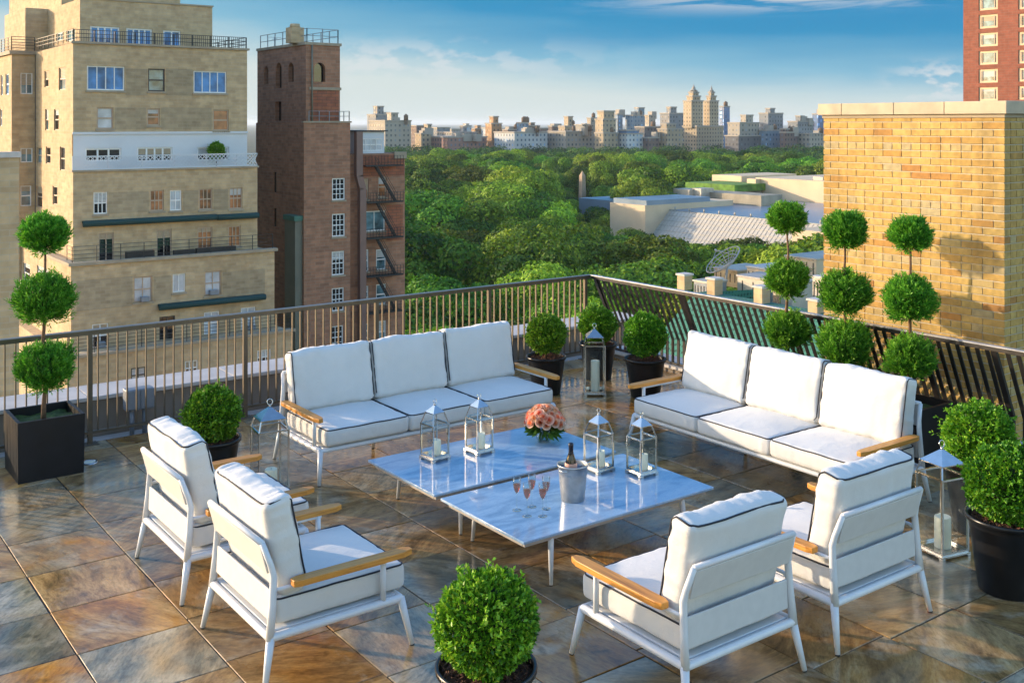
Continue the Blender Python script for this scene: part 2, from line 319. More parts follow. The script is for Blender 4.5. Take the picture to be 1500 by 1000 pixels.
M['museum_roof'] = simple('blue grey roof glass', (0.17, 0.23, 0.29), 0.3, 0, 0.2, 0.1)
M['louver'] = simple('pale louvers', (0.47, 0.42, 0.34), 0.6, 0, 0.1, 0.3)
M['lawn'] = simple('roof garden', (0.11, 0.21, 0.03), 1.0, 0, 0.6, 0.5)
M['conc'] = simple('stained concrete', (0.30, 0.26, 0.19), 0.9, 0, 0.4, 0.25)
M['ground'] = simple('park floor', (0.035, 0.05, 0.018), 1.0, 0, 0.5, 0.03)
M["obelisk"] = simple("pink granite", (0.40, 0.27, 0.17), 0.8, 0, 0.15, 0.4)
M['lightmetal'] = simple('pale roof metal', (0.42, 0.37, 0.30), 0.5, 0.1, 0.2, 1.0)
M['dish'] = simple('dish mesh', (0.42, 0.40, 0.37), 0.6, 0.4)

# ------------------------------------------------------------------ mesh builder
class MB:
    def __init__(s): s.v = []; s.f = []; s.uv = []; s.sm = []
    def face(s, pts, uv=None, smooth=False):
        i = len(s.v); s.v += [tuple(p) for p in pts]; s.f.append(tuple(range(i, i+len(pts)))); s.uv.append(uv); s.sm.append(smooth)
    def mesh_add(s, verts, faces, smooth=True):
        i = len(s.v); s.v += [tuple(p) for p in verts]
        for f in faces: s.f.append(tuple(k+i for k in f)); s.uv.append(None); s.sm.append(smooth)
        return s
    def box(s, x0, x1, y0, y1, z0, z1):
        return s.obox(Vector(((x0+x1)/2, (y0+y1)/2, (z0+z1)/2)), Vector((abs(x1-x0)/2, 0, 0)), Vector((0, abs(y1-y0)/2, 0)), Vector((0, 0, abs(z1-z0)/2)))
    def obox(s, c, a, b, d):
        c = Vector(c)
        P = [c+sx*a+sy*b+sz*d for sz in (-1, 1) for sy in (-1, 1) for sx in (-1, 1)]
        fs = [(0, 2, 3, 1), (4, 5, 7, 6), (0, 1, 5, 4), (2, 6, 7, 3), (0, 4, 6, 2), (1, 3, 7, 5)]
        return s.mesh_add(P, fs, False)
    def bar(s, p0, p1, w, h, up=(0, 0, 1)):
        p0 = Vector(p0); p1 = Vector(p1); d = (p1-p0); l = d.length; d.normalize()
        side = d.cross(Vector(up))
        if side.length < 1e-4: side = d.cross(Vector((1, 0, 0)))
        side.normalize(); u2 = side.cross(d)
        return s.obox((p0+p1)/2, side*w/2, d*l/2, u2*h/2)
    def tube(s, path, r, n=8, closed=False, caps=True, flat=1.0):
        path = [Vector(p) for p in path]; m = len(path)
        rs = r if isinstance(r, (list, tuple)) else [r]*m
        vs = []; prev = None
        for i, p in enumerate(path):
            if closed: t = path[(i+1) % m]-path[i-1]
            else: t = path[min(i+1, m-1)]-path[max(i-1, 0)]
            t.normalize()
            if prev is None:
                a = Vector((0, 0, 1)) if abs(t.z) < 0.9 else Vector((1, 0, 0))
                nx = t.cross(a).normalized()
            else:
                nx = (prev-t*prev.dot(t))
                nx = nx.normalized() if nx.length > 1e-6 else t.orthogonal().normalized()
            prev = nx; ny = t.cross(nx)
            for k in range(n):
                an = 2*PI*k/n; vs.append(p+nx*math.cos(an)*rs[i]+ny*math.sin(an)*rs[i]*flat)
        fs = []
        for i in range(m if closed else m-1):
            j = (i+1) % m
            for k in range(n): fs.append((i*n+k, i*n+(k+1) % n, j*n+(k+1) % n, j*n+k))
        if caps and not closed: fs.append(tuple(range(n))[::-1]); fs.append(tuple((m-1)*n+k for k in range(n)))
        return s.mesh_add(vs, fs, True)
    def cone(s, p0, p1, r0, r1, n=10): return s.tube([p0, p1], [r0, r1], n)
    def lathe(s, prof, n=24, c=(0, 0, 0)):
        vs = []
        for r, z in prof:
            for k in range(n): vs.append((c[0]+r*math.cos(2*PI*k/n), c[1]+r*math.sin(2*PI*k/n), c[2]+z))
        fs = []
        for i in range(len(prof)-1):
            for k in range(n): fs.append((i*n+k, i*n+(k+1) % n, (i+1)*n+(k+1) % n, (i+1)*n+k))
        return s.mesh_add(vs, fs, True)
    def prism(s, poly, z0, z1):
        n = len(poly); vs = [(x, y, z0) for x, y in poly]+[(x, y, z1) for x, y in poly]
        fs = [tuple(range(n))[::-1], tuple(range(n, 2*n))]+[(i, (i+1) % n, n+(i+1) % n, n+i) for i in range(n)]
        return s.mesh_add(vs, fs, False)
    def build(s, name, mat, parent=None, bevel=0.0, loc=None, weld=False):
        me = bpy.data.meshes.new(name); me.from_pydata(s.v, [], s.f); me.update()
        me.polygons.foreach_set('use_smooth', [bool(q) for q in s.sm])
        uvl = me.uv_layers.new(name='UVMap')
        nrm = None
        data = np.zeros(len(me.loops)*2, 'f')
        for p, uv in zip(me.polygons, s.uv):
            if uv:
                for q, li in enumerate(p.loop_indices): data[2*li], data[2*li+1] = uv[q]
            else:
                nx, ny, nz = p.normal
                for li in p.loop_indices:
                    c = me.vertices[me.loops[li].vertex_index].co
                    if abs(nz) > 0.75: data[2*li], data[2*li+1] = c.x, c.y
                    elif abs(nx) > abs(ny): data[2*li], data[2*li+1] = c.y, c.z
                    else: data[2*li], data[2*li+1] = c.x, c.z
        uvl.data.foreach_set('uv', data)
        me.materials.append(M[mat] if isinstance(mat, str) else mat)
        return link(name, me, parent, bevel, loc)
def link(name, me, parent=None, bevel=0.0, loc=None):
    o = bpy.data.objects.new(name, me); COL.objects.link(o)
    if parent: o.parent = parent
    if loc is not None: o.location = loc
    if bevel:
        b = o.modifiers.new('edge', 'BEVEL'); b.width = bevel; b.segments = 2; b.limit_method = 'ANGLE'; b.angle_limit = math.radians(35)
    return o
def tag(o, label=None, cat=None, group=None, kind=None):
    if label: o['label'] = label
    if cat: o['category'] = cat
    if group: o['group'] = group
    if kind: o['kind'] = kind
    return o
def thing(name, label, cat, loc=(0, 0, 0), rz=0, group=None):
    o = bpy.data.objects.new(name, None); COL.objects.link(o); o.location = loc; o.rotation_euler = (0, 0, rz); o.empty_display_size = 0.1
    return tag(o, label, cat, group)
KIDS = {}
def kids(o):
    return [c for c in COL.objects if c.parent == o]
def copy_tree(o, loc, rz=0, label=None, scale=None, sub=None):
    if o.name not in KIDS: KIDS[o.name] = [(c, kids(c)) for c in kids(o)]
    r = o.copy(); COL.objects.link(r); r.location = loc; r.rotation_euler = (0, 0, rz)
    if scale: r.scale = (scale,)*3
    if label: r['label'] = label
    for c, gs in KIDS[o.name]:
        d = c.copy(); COL.objects.link(d); d.parent = r
        for g in gs:
            e = g.copy(); COL.objects.link(e); e.parent = d
    return r

# ------------------------------------------------------------------ cushions
def cushion_geo(w, d, h, r, n=(22, 22, 8), top=0.02, bot=0.0, seed=0, pucker=0.004, soft=0.004, sag=0.0):
    """rounded, stuffed cushion with its bulge along +z; returns verts, faces"""
    idx = {}; vs = []; fs = []
    H = Vector((w/2, d/2, h/2)); I = Vector((w/2-r, d/2-r, h/2-r))
    def par(i, k): return math.sin((-1+2*i/k)*PI/2)
    def vert(i, j, k):
        key = (i, j, k)
        if key in idx: return idx[key]
        p = Vector((par(i, n[0]), par(j, n[1]), par(k, n[2])))
        sp = Vector((p.x*H.x, p.y*H.y, p.z*H.z))
        c = Vector([max(-I[q], min(I[q], sp[q])) for q in range(3)])
        dd = sp-c
        nv = dd.normalized() if dd.length > 1e-9 else Vector((0, 0, 1))
        q = c+nv*r
        ex = (1-abs(p.x)**2.2); ey = (1-abs(p.y)**2.2)
        if nv.z > 0: q.z += top*ex*ey*nv.z
        else: q.z += bot*ex*ey*nv.z
        sd = 1-abs(nv.z)
        so = Vector((seed*7.3, seed*3.1, seed*1.7))
        q += nv*soft*mnoise.noise(q*5+so)
        q += nv*soft*0.5*mnoise.noise(Vector((q.x*16, q.y*7, q.z*9))+so)
        # gathered seams: short folds across the boxed sides
        al = q.x if abs(nv.y) > abs(nv.x) else q.y
        q += nv*pucker*sd*mnoise.noise(Vector((al*26, seed*5.0, q.z*3)))
        if nv.z > 0.2:
            edge = max(abs(p.x), abs(p.y))**6
            q.z += pucker*1.3*edge*mnoise.noise(Vector((q.x*18, q.y*18, seed*2.0)))
        if sag: q.y += sag*mnoise.noise(Vector((q.x*4, seed*3.0, 0)))*(p.y > 0.2)*p.y
        idx[key] = len(vs); vs.append(q); return idx[key]
    X, Y, Z = n
    for i in range(X):
        for j in range(Y):
            fs.append((vert(i, j, Z), vert(i+1, j, Z), vert(i+1, j+1, Z), vert(i, j+1, Z)))
            fs.append((vert(i, j, 0), vert(i, j+1, 0), vert(i+1, j+1, 0), vert(i+1, j, 0)))
    for i in range(X):
        for k in range(Z):
            fs.append((vert(i, 0, k), vert(i+1, 0, k), vert(i+1, 0, k+1), vert(i, 0, k+1)))
            fs.append((vert(i, Y, k), vert(i, Y, k+1), vert(i+1, Y, k+1), vert(i+1, Y, k)))
    for j in range(Y):
        for k in range(Z):
            fs.append((vert(0, j, k), vert(0, j, k+1), vert(0, j+1, k+1), vert(0, j+1, k)))
            fs.append((vert(X, j, k), vert(X, j+1, k), vert(X, j+1, k+1), vert(X, j, k+1)))
    return vs, fs
def loop_path(hx, hy, z, r, seed=0, closed=True, m=10):
    """rounded rectangle seam line"""
    out = []
    for cx, cy, a0 in ((hx-r, hy-r, 0), (-hx+r, hy-r, PI/2), (-hx+r, -hy+r, PI), (hx-r, -hy+r, 1.5*PI)):
        for k in range(5):
            a = a0+PI/2*k/4; out.append(Vector((cx+r*math.cos(a), cy+r*math.sin(a), z)))
    res = []
    for i in range(len(out)):
        a = out[i]; b = out[(i+1) % len(out)]
        st = max(1, int((b-a).length/0.05))
        for q in range(st): res.append(a.lerp(b, q/st))
    return [p+Vector((0, 0, 0.0035*mnoise.noise(Vector((p.x*9, p.y*9, seed))))) for p in res]

SEAT_MESH = {}; BACK_MESH = {}
def seat_cushion(w, parent, x, variant):
    d, h, r = 0.80, 0.142, 0.034
    key = (round(w, 3), variant)
    if key not in SEAT_MESH:
        mb = MB(); mb.mesh_add(*cushion_geo(w, d, h, r, (44, 40, 8), 0.028, 0, variant+1, 0.005, 0.0035))
        o = mb.build('seat_cushion', 'fabric')
        p = MB(); p.tube(loop_path(w/2-r*0.30+0.002, d/2-r*0.30+0.002, h/2-r*0.30+0.003, r, variant), 0.0052, 6, True)
        q = p.build('piping', 'piping', o)
        SEAT_MESH[key] = (o.data, q.data); bpy.data.objects.remove(q); bpy.data.objects.remove(o)
    a, b = SEAT_MESH[key]
    o = link('seat_cushion', a, parent, 0, (x, 0.485, 0.298+h/2)); link('piping', b, o)
    return o
def back_cushion(w, parent, x, variant):
    H, t, r = 0.53, 0.165, 0.045                     # built lying: x width, y height, z thickness (front = +z)
    key = (round(w, 3), variant)
    if key not in BACK_MESH:
        mb = MB(); mb.mesh_add(*cushion_geo(w, H, t, r, (48, 36, 10), 0.038, 0.010, 20+variant, 0.013, 0.009, 0.020))
        o = mb.build('back_cushion', 'fabric')
        e = r*0.30-0.003; hx, hy, hz = w/2-e, H/2-e, t/2-e
        key_pts = [(-hx, -hy+r, hz), (-hx, hy-r*0.5, hz), (-hx+0.004, hy, hz-r*0.6), (-hx+0.004, hy, -hz+r*0.6), (-hx+r, hy, -hz), (hx-r, hy, -hz), (hx-0.004, hy, -hz+r*0.6), (hx-0.004, hy, hz-r*0.6), (hx, hy-r*0.5, hz), (hx, -hy+r, hz), (hx-r, -hy, hz)]
        pts = []
        for a, b in zip(key_pts[:-1], key_pts[1:]):
            a = Vector(a); b = Vector(b); st = max(2, int((b-a).length/0.04))
            for k in range(st):
                p = a.lerp(b, k/st); pts.append(p+Vector((0, 0.012*mnoise.noise(Vector((p.x*4, (20+variant)*3.0, 0)))*(p.y > hy*0.9), 0.004*mnoise.noise(p*9))))
        p = MB(); p.tube(pts, 0.0052, 6)
        q = p.build('piping', 'piping', o)
        BACK_MESH[key] = (o.data, q.data); bpy.data.objects.remove(q); bpy.data.objects.remove(o)
    a, b = BACK_MESH[key]
    o = link('back_cushion', a, parent, 0, (x, 0.160, 0.698)); o.rotation_euler = (math.radians(90-11), 0, PI)
    # thickness axis (+z) must face forward (+y)
    link('piping', b, o)
    return o

def make_seat(name, label, cat, width, ncush, loc, rz, group, variant):
    hw = width/2; t = thing(name, label, cat, loc, rz, group)
    fx = hw-0.035
    f = MB()
    for s in (-1, 1): f.tube([(s*fx, 0.045, 0.262), (s*fx, 0.835, 0.266)], 0.0235, 10)
    f.tube([(-fx, 0.048, 0.262), (fx, 0.048, 0.262)], 0.0235, 10)
    f.tube([(-fx, 0.832, 0.266), (fx, 0.832, 0.266)], 0.0205, 10)
    f.box(-fx+0.03, fx-0.03, 0.07, 0.815, 0.268, 0.284)
    f.build('seat_frame', 'white_metal', t, 0.003)
    def leg(p0, p1):
        m = MB(); m.tube([p0, Vector(p0).lerp(Vector(p1), 0.5), p1], [0.024, 0.0195, 0.0145], 10)
        o = m.build('leg', 'white_metal', t)
        c = MB(); c.cone(Vector(p1), Vector(p1)-Vector((0, 0, 0.007)), 0.0142, 0.0142, 10); c.build('foot_cap', 'cap', o)
    for s in (-1, 1):
        leg((s*fx, 0.05, 0.262), (s*(hw+0.002), 0.0, 0.007)); leg((s*fx, 0.832, 0.268), (s*(hw+0.002), 0.885, 0.007))
    for k in range(1, ncush):
        leg((-fx+2*fx*k/ncush, 0.25, 0.268), (-fx+2*fx*k/ncush, 0.245, 0.007))
    for s in (-1, 1):
        m = MB(); m.tube([(s*fx, 0.045, 0.25), (s*(fx-0.006), 0.062, 0.42), (s*(fx-0.012), 0.072, 0.575), (s*(fx-0.02), 0.06, 0.63), (s*(fx-0.034), 0.018, 0.752)], [0.0235, 0.021, 0.0195, 0.018, 0.016], 10)
        m.build('back_post', 'white_metal', t)
        if ncush > 1:
            pass
    m = MB(); m.tube([(-fx+0.034, 0.018, 0.752), (fx-0.034, 0.018, 0.752)], 0.0165, 10); m.build('back_rail', 'white_metal', t)
    xi = fx-0.035
    m = MB(); m.obox((0, 0.032, 0.661), Vector((xi, 0, 0)), Vector((0, 0.006, 0.0)), Vector((0, -0.020, 0.076))); m.build('back_slat', 'sling', t, 0.004)
    m = MB(); m.obox((0, 0.064, 0.414), Vector((xi+0.005, 0, 0)), Vector((0, 0.006, 0.0)), Vector((0, 0.004, 0.077))); m.build('back_slat', 'sling', t, 0.004)
    for s in (-1, 1):
        cx = s*(hw-0.012)
        poly = [(-0.022, 0.16), (0.026, 0.16), (0.038, 0.20), (0.040, 0.62), (0.036, 0.82), (0.016, 0.885), (-0.020, 0.885), (-0.038, 0.84), (-0.040, 0.55), (-0.038, 0.20)]
        m = MB(); m.prism([(cx+s*a, b) if s > 0 else (cx-a, b) for a, b in (poly if s > 0 else poly)][::(1 if s > 0 else -1)], 0.512, 0.546)
        o = m.build('armrest', 'teak', t, 0.0035)
        q = MB(); q.tube([(s*(fx-0.012), 0.07, 0.500), (s*fx, 0.12, 0.504), (s*fx, 0.74, 0.504)], 0.011, 8)
        q.tube([(s*fx, 0.72, 0.275), (s*fx, 0.72, 0.511)], 0.0165, 10)
        q.build('arm_support', 'white_metal', o)
    cw = (2*(fx-0.028))/ncush
    for k in range(ncush):
        x = -(fx-0.028)+cw*(k+0.5)
        seat_cushion(cw-0.004, t, x, (variant+k) % 4)
        bw = (cw-0.006) if ncush > 1 else cw-0.01
        back_cushion(bw, t, x, (variant+k+1) % 4)
    return t

SC = 'white armchairs around the coffee tables'
make_seat('armchair', 'white teak-armed armchair in the front left, nearest the round bush in the foreground', 'armchair', 0.89, 1, (2.225, 5.645, 0), -PI/2, SC, 0)
make_seat('armchair', 'white armchair behind the front left one, beside the tall lantern and round bush', 'armchair', 0.89, 1, (2.225, 6.895, 0), -PI/2, SC, 1)
make_seat('armchair', 'white armchair seen from behind, just right of the foreground bush', 'armchair', 0.89, 1, (4.2175, 3.695, 0), 0, SC, 2)
make_seat('armchair', 'white armchair seen from behind at the right, beside the tall lantern and pots', 'armchair', 0.89, 1, (5.397, 3.695, 0), 0, SC, 3)
SS = 'white three-seat sofas'
make_seat('sofa', 'white three-seat sofa along the left railing, its seats in blue shade', 'sofa', 2.50, 3, (5.105, 8.785, 0), PI, SS, 0)
make_seat('sofa', 'white three-seat sofa along the right railing, its back cushions in warm sun', 'sofa', 2.50, 3, (7.54, 6.02, 0), PI/2, SS, 2)

# ------------------------------------------------------------------ coffee tables
def coffee_table(label, y0):
    t = thing('coffee_table', label, 'coffee table', (4.83, y0+0.4825, 0), 0, 'low marble coffee tables')
    hx, hy = 0.852, 0.4825
    m = MB(); m.box(-hx, hx, -hy, hy, 0.327, 0.345); m.build('tabletop', 'marble', t, 0.003)
    a = MB()
    for s in (-1, 1):
        a.box(-hx+0.04, hx-0.04, s*(hy-0.055)-0.012, s*(hy-0.055)+0.012, 0.288, 0.3265)
        a.box(s*(hx-0.05)-0.012, s*(hx-0.05)+0.012, -hy+0.068, hy-0.068, 0.288, 0.3265)
    a.build('apron', 'apron', t, 0.002)
    for sx in (-1, 1):
        for sy in (-1, 1):
            l = MB(); l.tube([(sx*(hx-0.30), sy*(hy-0.16), 0.318), (sx*(hx-0.27), sy*(hy-0.075), 0.308), (sx*(hx-0.262), sy*(hy-0.06), 0.29), (sx*(hx-0.245), sy*(hy-0.035), 0.006)], [0.018, 0.021, 0.021, 0.0125], 10)
            o = l.build('leg', 'white_metal', t)
            c = MB(); c.cone((sx*(hx-0.245), sy*(hy-0.035), 0.006), (sx*(hx-0.245), sy*(hy-0.035), 0.0), 0.0125, 0.0125, 10); c.build('foot_cap', 'cap', o)
    return t
coffee_table('marble-topped coffee table farther back, with the rose bouquet on it', 6.345)
coffee_table('marble-topped coffee table nearer the camera, with the bucket and flutes on it', 5.30)

# ------------------------------------------------------------------ lanterns
def make_lantern(label, loc, rz, b, hf, hc, ha, cap, group, post=0.011):
    t = thing('lantern', label, 'lantern', loc, rz, group)
    h = b/2; tb = h-0.007
    m = MB()
    for sx in (-1, 1):
        for sy in (-1, 1): m.box(sx*h-sx*0.03, sx*h, sy*h-sy*0.03, sy*h, 0, 0.016)
    m.box(-h, h, -h, h, 0.0165, 0.030); m.box(-h+0.01, h-0.01, -h+0.01, h-0.01, 0.030, 0.036)
    m.build('base', 'steel', t, 0.001)
    f = MB()
    for sx in (-1, 1):
        for sy in (-1, 1): f.box(sx*tb-sx*post, sx*tb, sy*tb-sy*post, sy*tb, 0.036, hf)
    for s in (-1, 1):
        f.box(-tb+post, tb-post, s*tb-s*post*0.8, s*tb, hf-post, hf-0.0005); f.box(s*tb-s*post*0.8, s*tb, -tb+post, tb-post, hf-post, hf-0.0005)
        f.box(-tb+post, tb-post, s*tb-s*post*0.8, s*tb, 0.037, 0.037+post); f.box(s*tb-s*post*0.8, s*tb, -tb+post, tb-post, 0.037, 0.037+post)
    c = cap/2
    for sx in (-1, 1):
        for sy in (-1, 1): f.bar((sx*(tb-post/2), sy*(tb-post/2), hf-0.002), (sx*(c*0.9), sy*(c*0.9), hc+0.004), post*0.8, post*0.8)
    f.build('frame', 'steel', t)
    k = MB()
    k.box(-c, c, -c, c, hc, hc+0.006)
    z0, z1 = hc+0.006, ha
    P = [Vector((sx*c*0.97, sy*c*0.97, z0)) for sx, sy in ((-1, -1), (1, -1), (1, 1), (-1, 1))]; A = Vector((0, 0, z1))
    for i in range(4): k.face([P[i], P[(i+1) % 4], A])
    k.lathe([(0.0, 0.0), (0.009, 0.0), (0.011, 0.008), (0.006, 0.014), (0, 0.015)], 10, (0, 0, z1-0.006))
    o = k.build('roof_cap', 'steel', t)
    r = MB(); R = b*0.085
    r.tube([(R*math.cos(a), R*0.25*math.sin(a), z1+0.010+R+R*math.sin(a)) for a in [2*PI*i/16 for i in range(16)]], b*0.014, 6, True)
    r.build('ring_handle', 'steel', o)
    for s in (-1, 1):
        for ax in (0, 1):
            g = MB(); w = tb-post-0.001; q = s*(tb-post*0.4)
            if ax: g.face([(-w, q, 0.05), (w, q, 0.05), (w, q, hf-post), (-w, q, hf-post)])
            else: g.face([(q, -w, 0.05), (q, w, 0.05), (q, w, hf-post), (q, -w, hf-post)])
            g.build('glass_pane', 'glass', t)
    return t
def candle(label, loc, r, h, group):
    t = thing('pillar_candle', label, 'candle', loc, random.random()*6, group)
    n = 22; vs = []
    m = MB(); m.lathe([(0, 0.0), (r*0.98, 0), (r, 0.004), (r, h*0.5), (r*0.99, h-0.006), (r*0.95, h), (r*0.8, h-0.002), (r*0.55, h-0.009), (0, h-0.011)], 24)
    for i in range(len(m.v)):
        x, y, z = m.v[i]
        if z > h*0.8: m.v[i] = (x, y, z+0.006*mnoise.noise(Vector((x*40, y*40, loc[0]))))
    m.build('wax_body', 'wax', t)
    w = MB(); w.tube([(0, 0, h-0.012), (0.001, 0, h), (0.004, 0.001, h+0.008)], 0.0013, 5); w.build('wick', 'wick', t)
    return t
TL = 'small steel lanterns on the coffee tables'; TC = 'ivory candles in the small lanterns'
camyaw = -math.atan2(ST, CT)
for p, rz, lab in (((637, 684), 0.10, 'small steel lantern on the far marble table, farthest from the flowers'),
                   ((702, 674), 0.05, 'small steel lantern on the far marble table, nearer the rose bouquet'),
                   ((877, 701), 0.03, 'small steel lantern on the near marble table, directly beside the ice bucket'),
                   ((940, 706), -0.03, 'small steel lantern at the right-hand end of the near marble table')):
    g = ground(p[0], p[1]-12, 0.345)
    make_lantern(lab, (g.x, g.y, 0.345), rz, 0.176, 0.283, 0.362, 0.425, 0.112, TL)
    c = candle(lab.replace('small steel lantern', 'ivory candle in the small lantern'), (g.x+0.012, g.y-0.008, 0.3815), 0.033, 0.115, TC)
BL = 'tall steel floor lanterns'; BC = 'ivory candles in the tall lanterns'
def big(lab, x, y, rz, b=0.24, hc=0.325, r=0.048):
    make_lantern('tall steel floor lantern '+lab, (x, y, 0), rz, b, 0.545, 0.622, 0.715, b*0.80, BL, 0.013)
    candle('tall ivory candle in the floor lantern '+lab, (x+0.01, y, 0.0365), r, hc, BC)
big('in the railing corner between the two sofas', 7.60, 8.84, camyaw)
big('by the large pots at the right edge', 6.72, 4.16, camyaw+0.42, 0.26, 0.21, 0.055)
big('standing at the arm of the left sofa', 3.44, 7.93, camyaw+0.5, 0.26, 0.18, 0.05)

# ------------------------------------------------------------------ things on the near table
gs = [((757, 747), 'leftmost, at the front'), ((772, 756), 'front middle one'), ((779, 742), 'rear middle one'), ((795, 756), 'front right one, nearest the bucket'), ((800, 745), 'rear right one')]
proto = None
for (p, lab) in gs:
    g = ground(p[0], p[1], 0.345)
    label = 'champagne flute of rose wine on the near table, '+lab
    if proto is None:
        proto = thing('champagne_flute', label, 'wine glass', (g.x, g.y, 0.345), 0, 'flutes of rose wine on the marble table')
        m = MB(); m.lathe([(0.0, 0.001), (0.030, 0.001), (0.031, 0.0025), (0.012, 0.005), (0.004, 0.010), (0.0032, 0.03), (0.0032, 0.098), (0.005, 0.106), (0.016, 0.128), (0.0245, 0.155), (0.0275, 0.185), (0.0265, 0.222), (0.0255, 0.222), (0.0263, 0.185), (0.0232, 0.156), (0.015, 0.131), (0.004, 0.112)], 24)
        m.build('glass_body', 'thick_glass', proto)
        w = MB(); w.lathe([(0.0, 0.1125), (0.0148, 0.132), (0.0229, 0.156), (0.0254, 0.176), (0.0, 0.1765)], 24); w.build('rose_wine', 'wine', proto)
    else: copy_tree(proto, (g.x, g.y, 0.345), random.random(), label)
g = ground(839, 731, 0.345)
t = thing('ice_bucket', 'galvanised metal ice bucket on the near marble table', 'ice bucket', (g.x, g.y, 0.345), 0.3)
m = MB(); m.lathe([(0, 0.0), (0.079, 0), (0.081, 0.004), (0.088, 0.07), (0.097, 0.17), (0.104, 0.238), (0.110, 0.240), (0.111, 0.248), (0.105, 0.250), (0.101, 0.238), (0.094, 0.17), (0.080, 0.02), (0, 0.018)], 36); m.build('pail', 'galv', t)
for s in (-1, 1):
    m = MB(); m.tube([(s*0.104, -0.03, 0.225), (s*0.122, -0.028, 0.226), (s*0.128, 0, 0.222), (s*0.122, 0.028, 0.226), (s*0.104, 0.03, 0.225)], 0.006, 8); m.build('handle', 'galv', t)
m = MB()
for k in range(60):
    a = random.random()*2*PI; rr = 0.085*math.sqrt(random.random()); s = random.uniform(0.010, 0.017)
    q = Matrix.Rotation(random.random()*3, 3, Vector((random.random(), random.random(), 1)).normalized())
    m.obox((rr*math.cos(a), rr*math.sin(a), 0.185+random.uniform(0, 0.03)), q@Vector((s, 0, 0)), q@Vector((0, s, 0)), q@Vector((0, 0, s)))
ic = m.build('ice_cubes', 'ice', t, 0.002); tag(ic, kind='stuff')
b = thing('champagne_bottle', 'dark champagne bottle with a peach label standing in the ice bucket', 'bottle', (g.x-0.012, g.y+0.005, 0.345+0.07), 0)
b.rotation_euler = (0.06, -0.05, 0)
m = MB(); m.lathe([(0, 0), (0.040, 0), (0.043, 0.006), (0.043, 0.165), (0.039, 0.195), (0.026, 0.235), (0.0175, 0.262), (0.0155, 0.30)], 28); m.build('glass_body', 'bottle', b)
m = MB(); m.lathe([(0.0205, 0.250), (0.0172, 0.266), (0.0162, 0.298), (0.0178, 0.302), (0.0178, 0.325), (0.013, 0.331), (0, 0.332)], 24); m.build('foil_cap', 'foil', b)
m = MB(); m.lathe([(0.0435, 0.135), (0.0437, 0.136), (0.0437, 0.168), (0.0425, 0.183), (0.0395, 0.194)], 28); m.build('bottle_label', 'label', b)

# ------------------------------------------------------------------ vase and roses
g = ground(797, 646, 0.345)
t = thing('flower_vase', 'clear glass bowl vase holding the roses on the far marble table', 'vase', (g.x, g.y, 0.345))
m = MB(); m.lathe([(0, 0.002), (0.045, 0.0), (0.058, 0.004), (0.068, 0.03), (0.071, 0.07), (0.068, 0.105), (0.070, 0.125), (0.067, 0.125), (0.065, 0.105), (0.068, 0.07), (0.064, 0.03), (0.050, 0.012), (0, 0.011)], 32); m.build('glass_bowl', 'thick_glass', t)
m = MB(); m.lathe([(0, 0.013), (0.05, 0.014), (0.062, 0.03), (0.066, 0.07), (0.0, 0.075)], 28); m.build('water', 'ice', t)
def rose_mesh(seed):
    rnd = random.Random(seed); vs = []; fs = []; var = []
    R = 0.026
    def petal(a, tilt, rad, hgt, w, shade):
        i = len(vs)
        for v in range(5):
            for u in range(5):
                uu = (u-2)/2.0; vv = v/4.0
                ang = a+uu*w*(0.55+0.45*math.sin(vv*PI*0.75))
                rr = rad*(0.25+0.75*math.sin(vv*PI/2)**0.8)+tilt*vv*vv
                z = hgt*(vv-0.12*uu*uu*vv)-0.004*max(0, vv-0.8)*tilt*100
                vs.append((rr*math.cos(ang), rr*math.sin(ang), z)); var.append(min(1, max(0, shade+0.25*vv+rnd.uniform(-.05, .05))))
        for v in range(4):
            for u in range(4):
                q = i+v*5+u; fs.append((q, q+1, q+6, q+5))
    for k in range(4): petal(k*1.6, 0.0, R*0.33, R*1.6, 1.4, -0.05)
    for k in range(5): petal(k*1.26+0.4, 0.003, R*0.64, R*1.5, 0.95, 0.30)
    for k in range(6): petal(k*1.05+0.9, 0.014, R*0.88, R*1.22, 0.75, 0.68)
    me = bpy.data.meshes.new('rose'); me.from_pydata(vs, [], fs); me.update()
    at = me.attributes.new('var', 'FLOAT', 'POINT'); at.data.foreach_set('value', var)
    me.polygons.foreach_set('use_smooth', [True]*len(me.polygons)); me.materials.append(M['rose'])
    return me
bq = thing('rose_bouquet', 'domed bouquet of peach and coral roses in the glass vase', 'flowers', (g.x, g.y, 0.345+0.10))
RM = [rose_mesh(i) for i in range(3)]
nR = 46
for k in range(nR):
    zz = 1-0.97*(k+0.5)/nR; ph = k*2.39996
    d = Vector((math.sqrt(1-zz*zz)*math.cos(ph), math.sqrt(1-zz*zz)*math.sin(ph), zz))
    o = link('rose', RM[k % 3], bq, 0, (d.x*0.128, d.y*0.128, 0.050+d.z*0.110))
    o.rotation_euler = (d+Vector((random.uniform(-.2, .2), random.uniform(-.2, .2), 0.15))).to_track_quat('Z', 'Y').to_euler()
    s = random.uniform(0.9, 1.25); o.scale = (s, s, s)

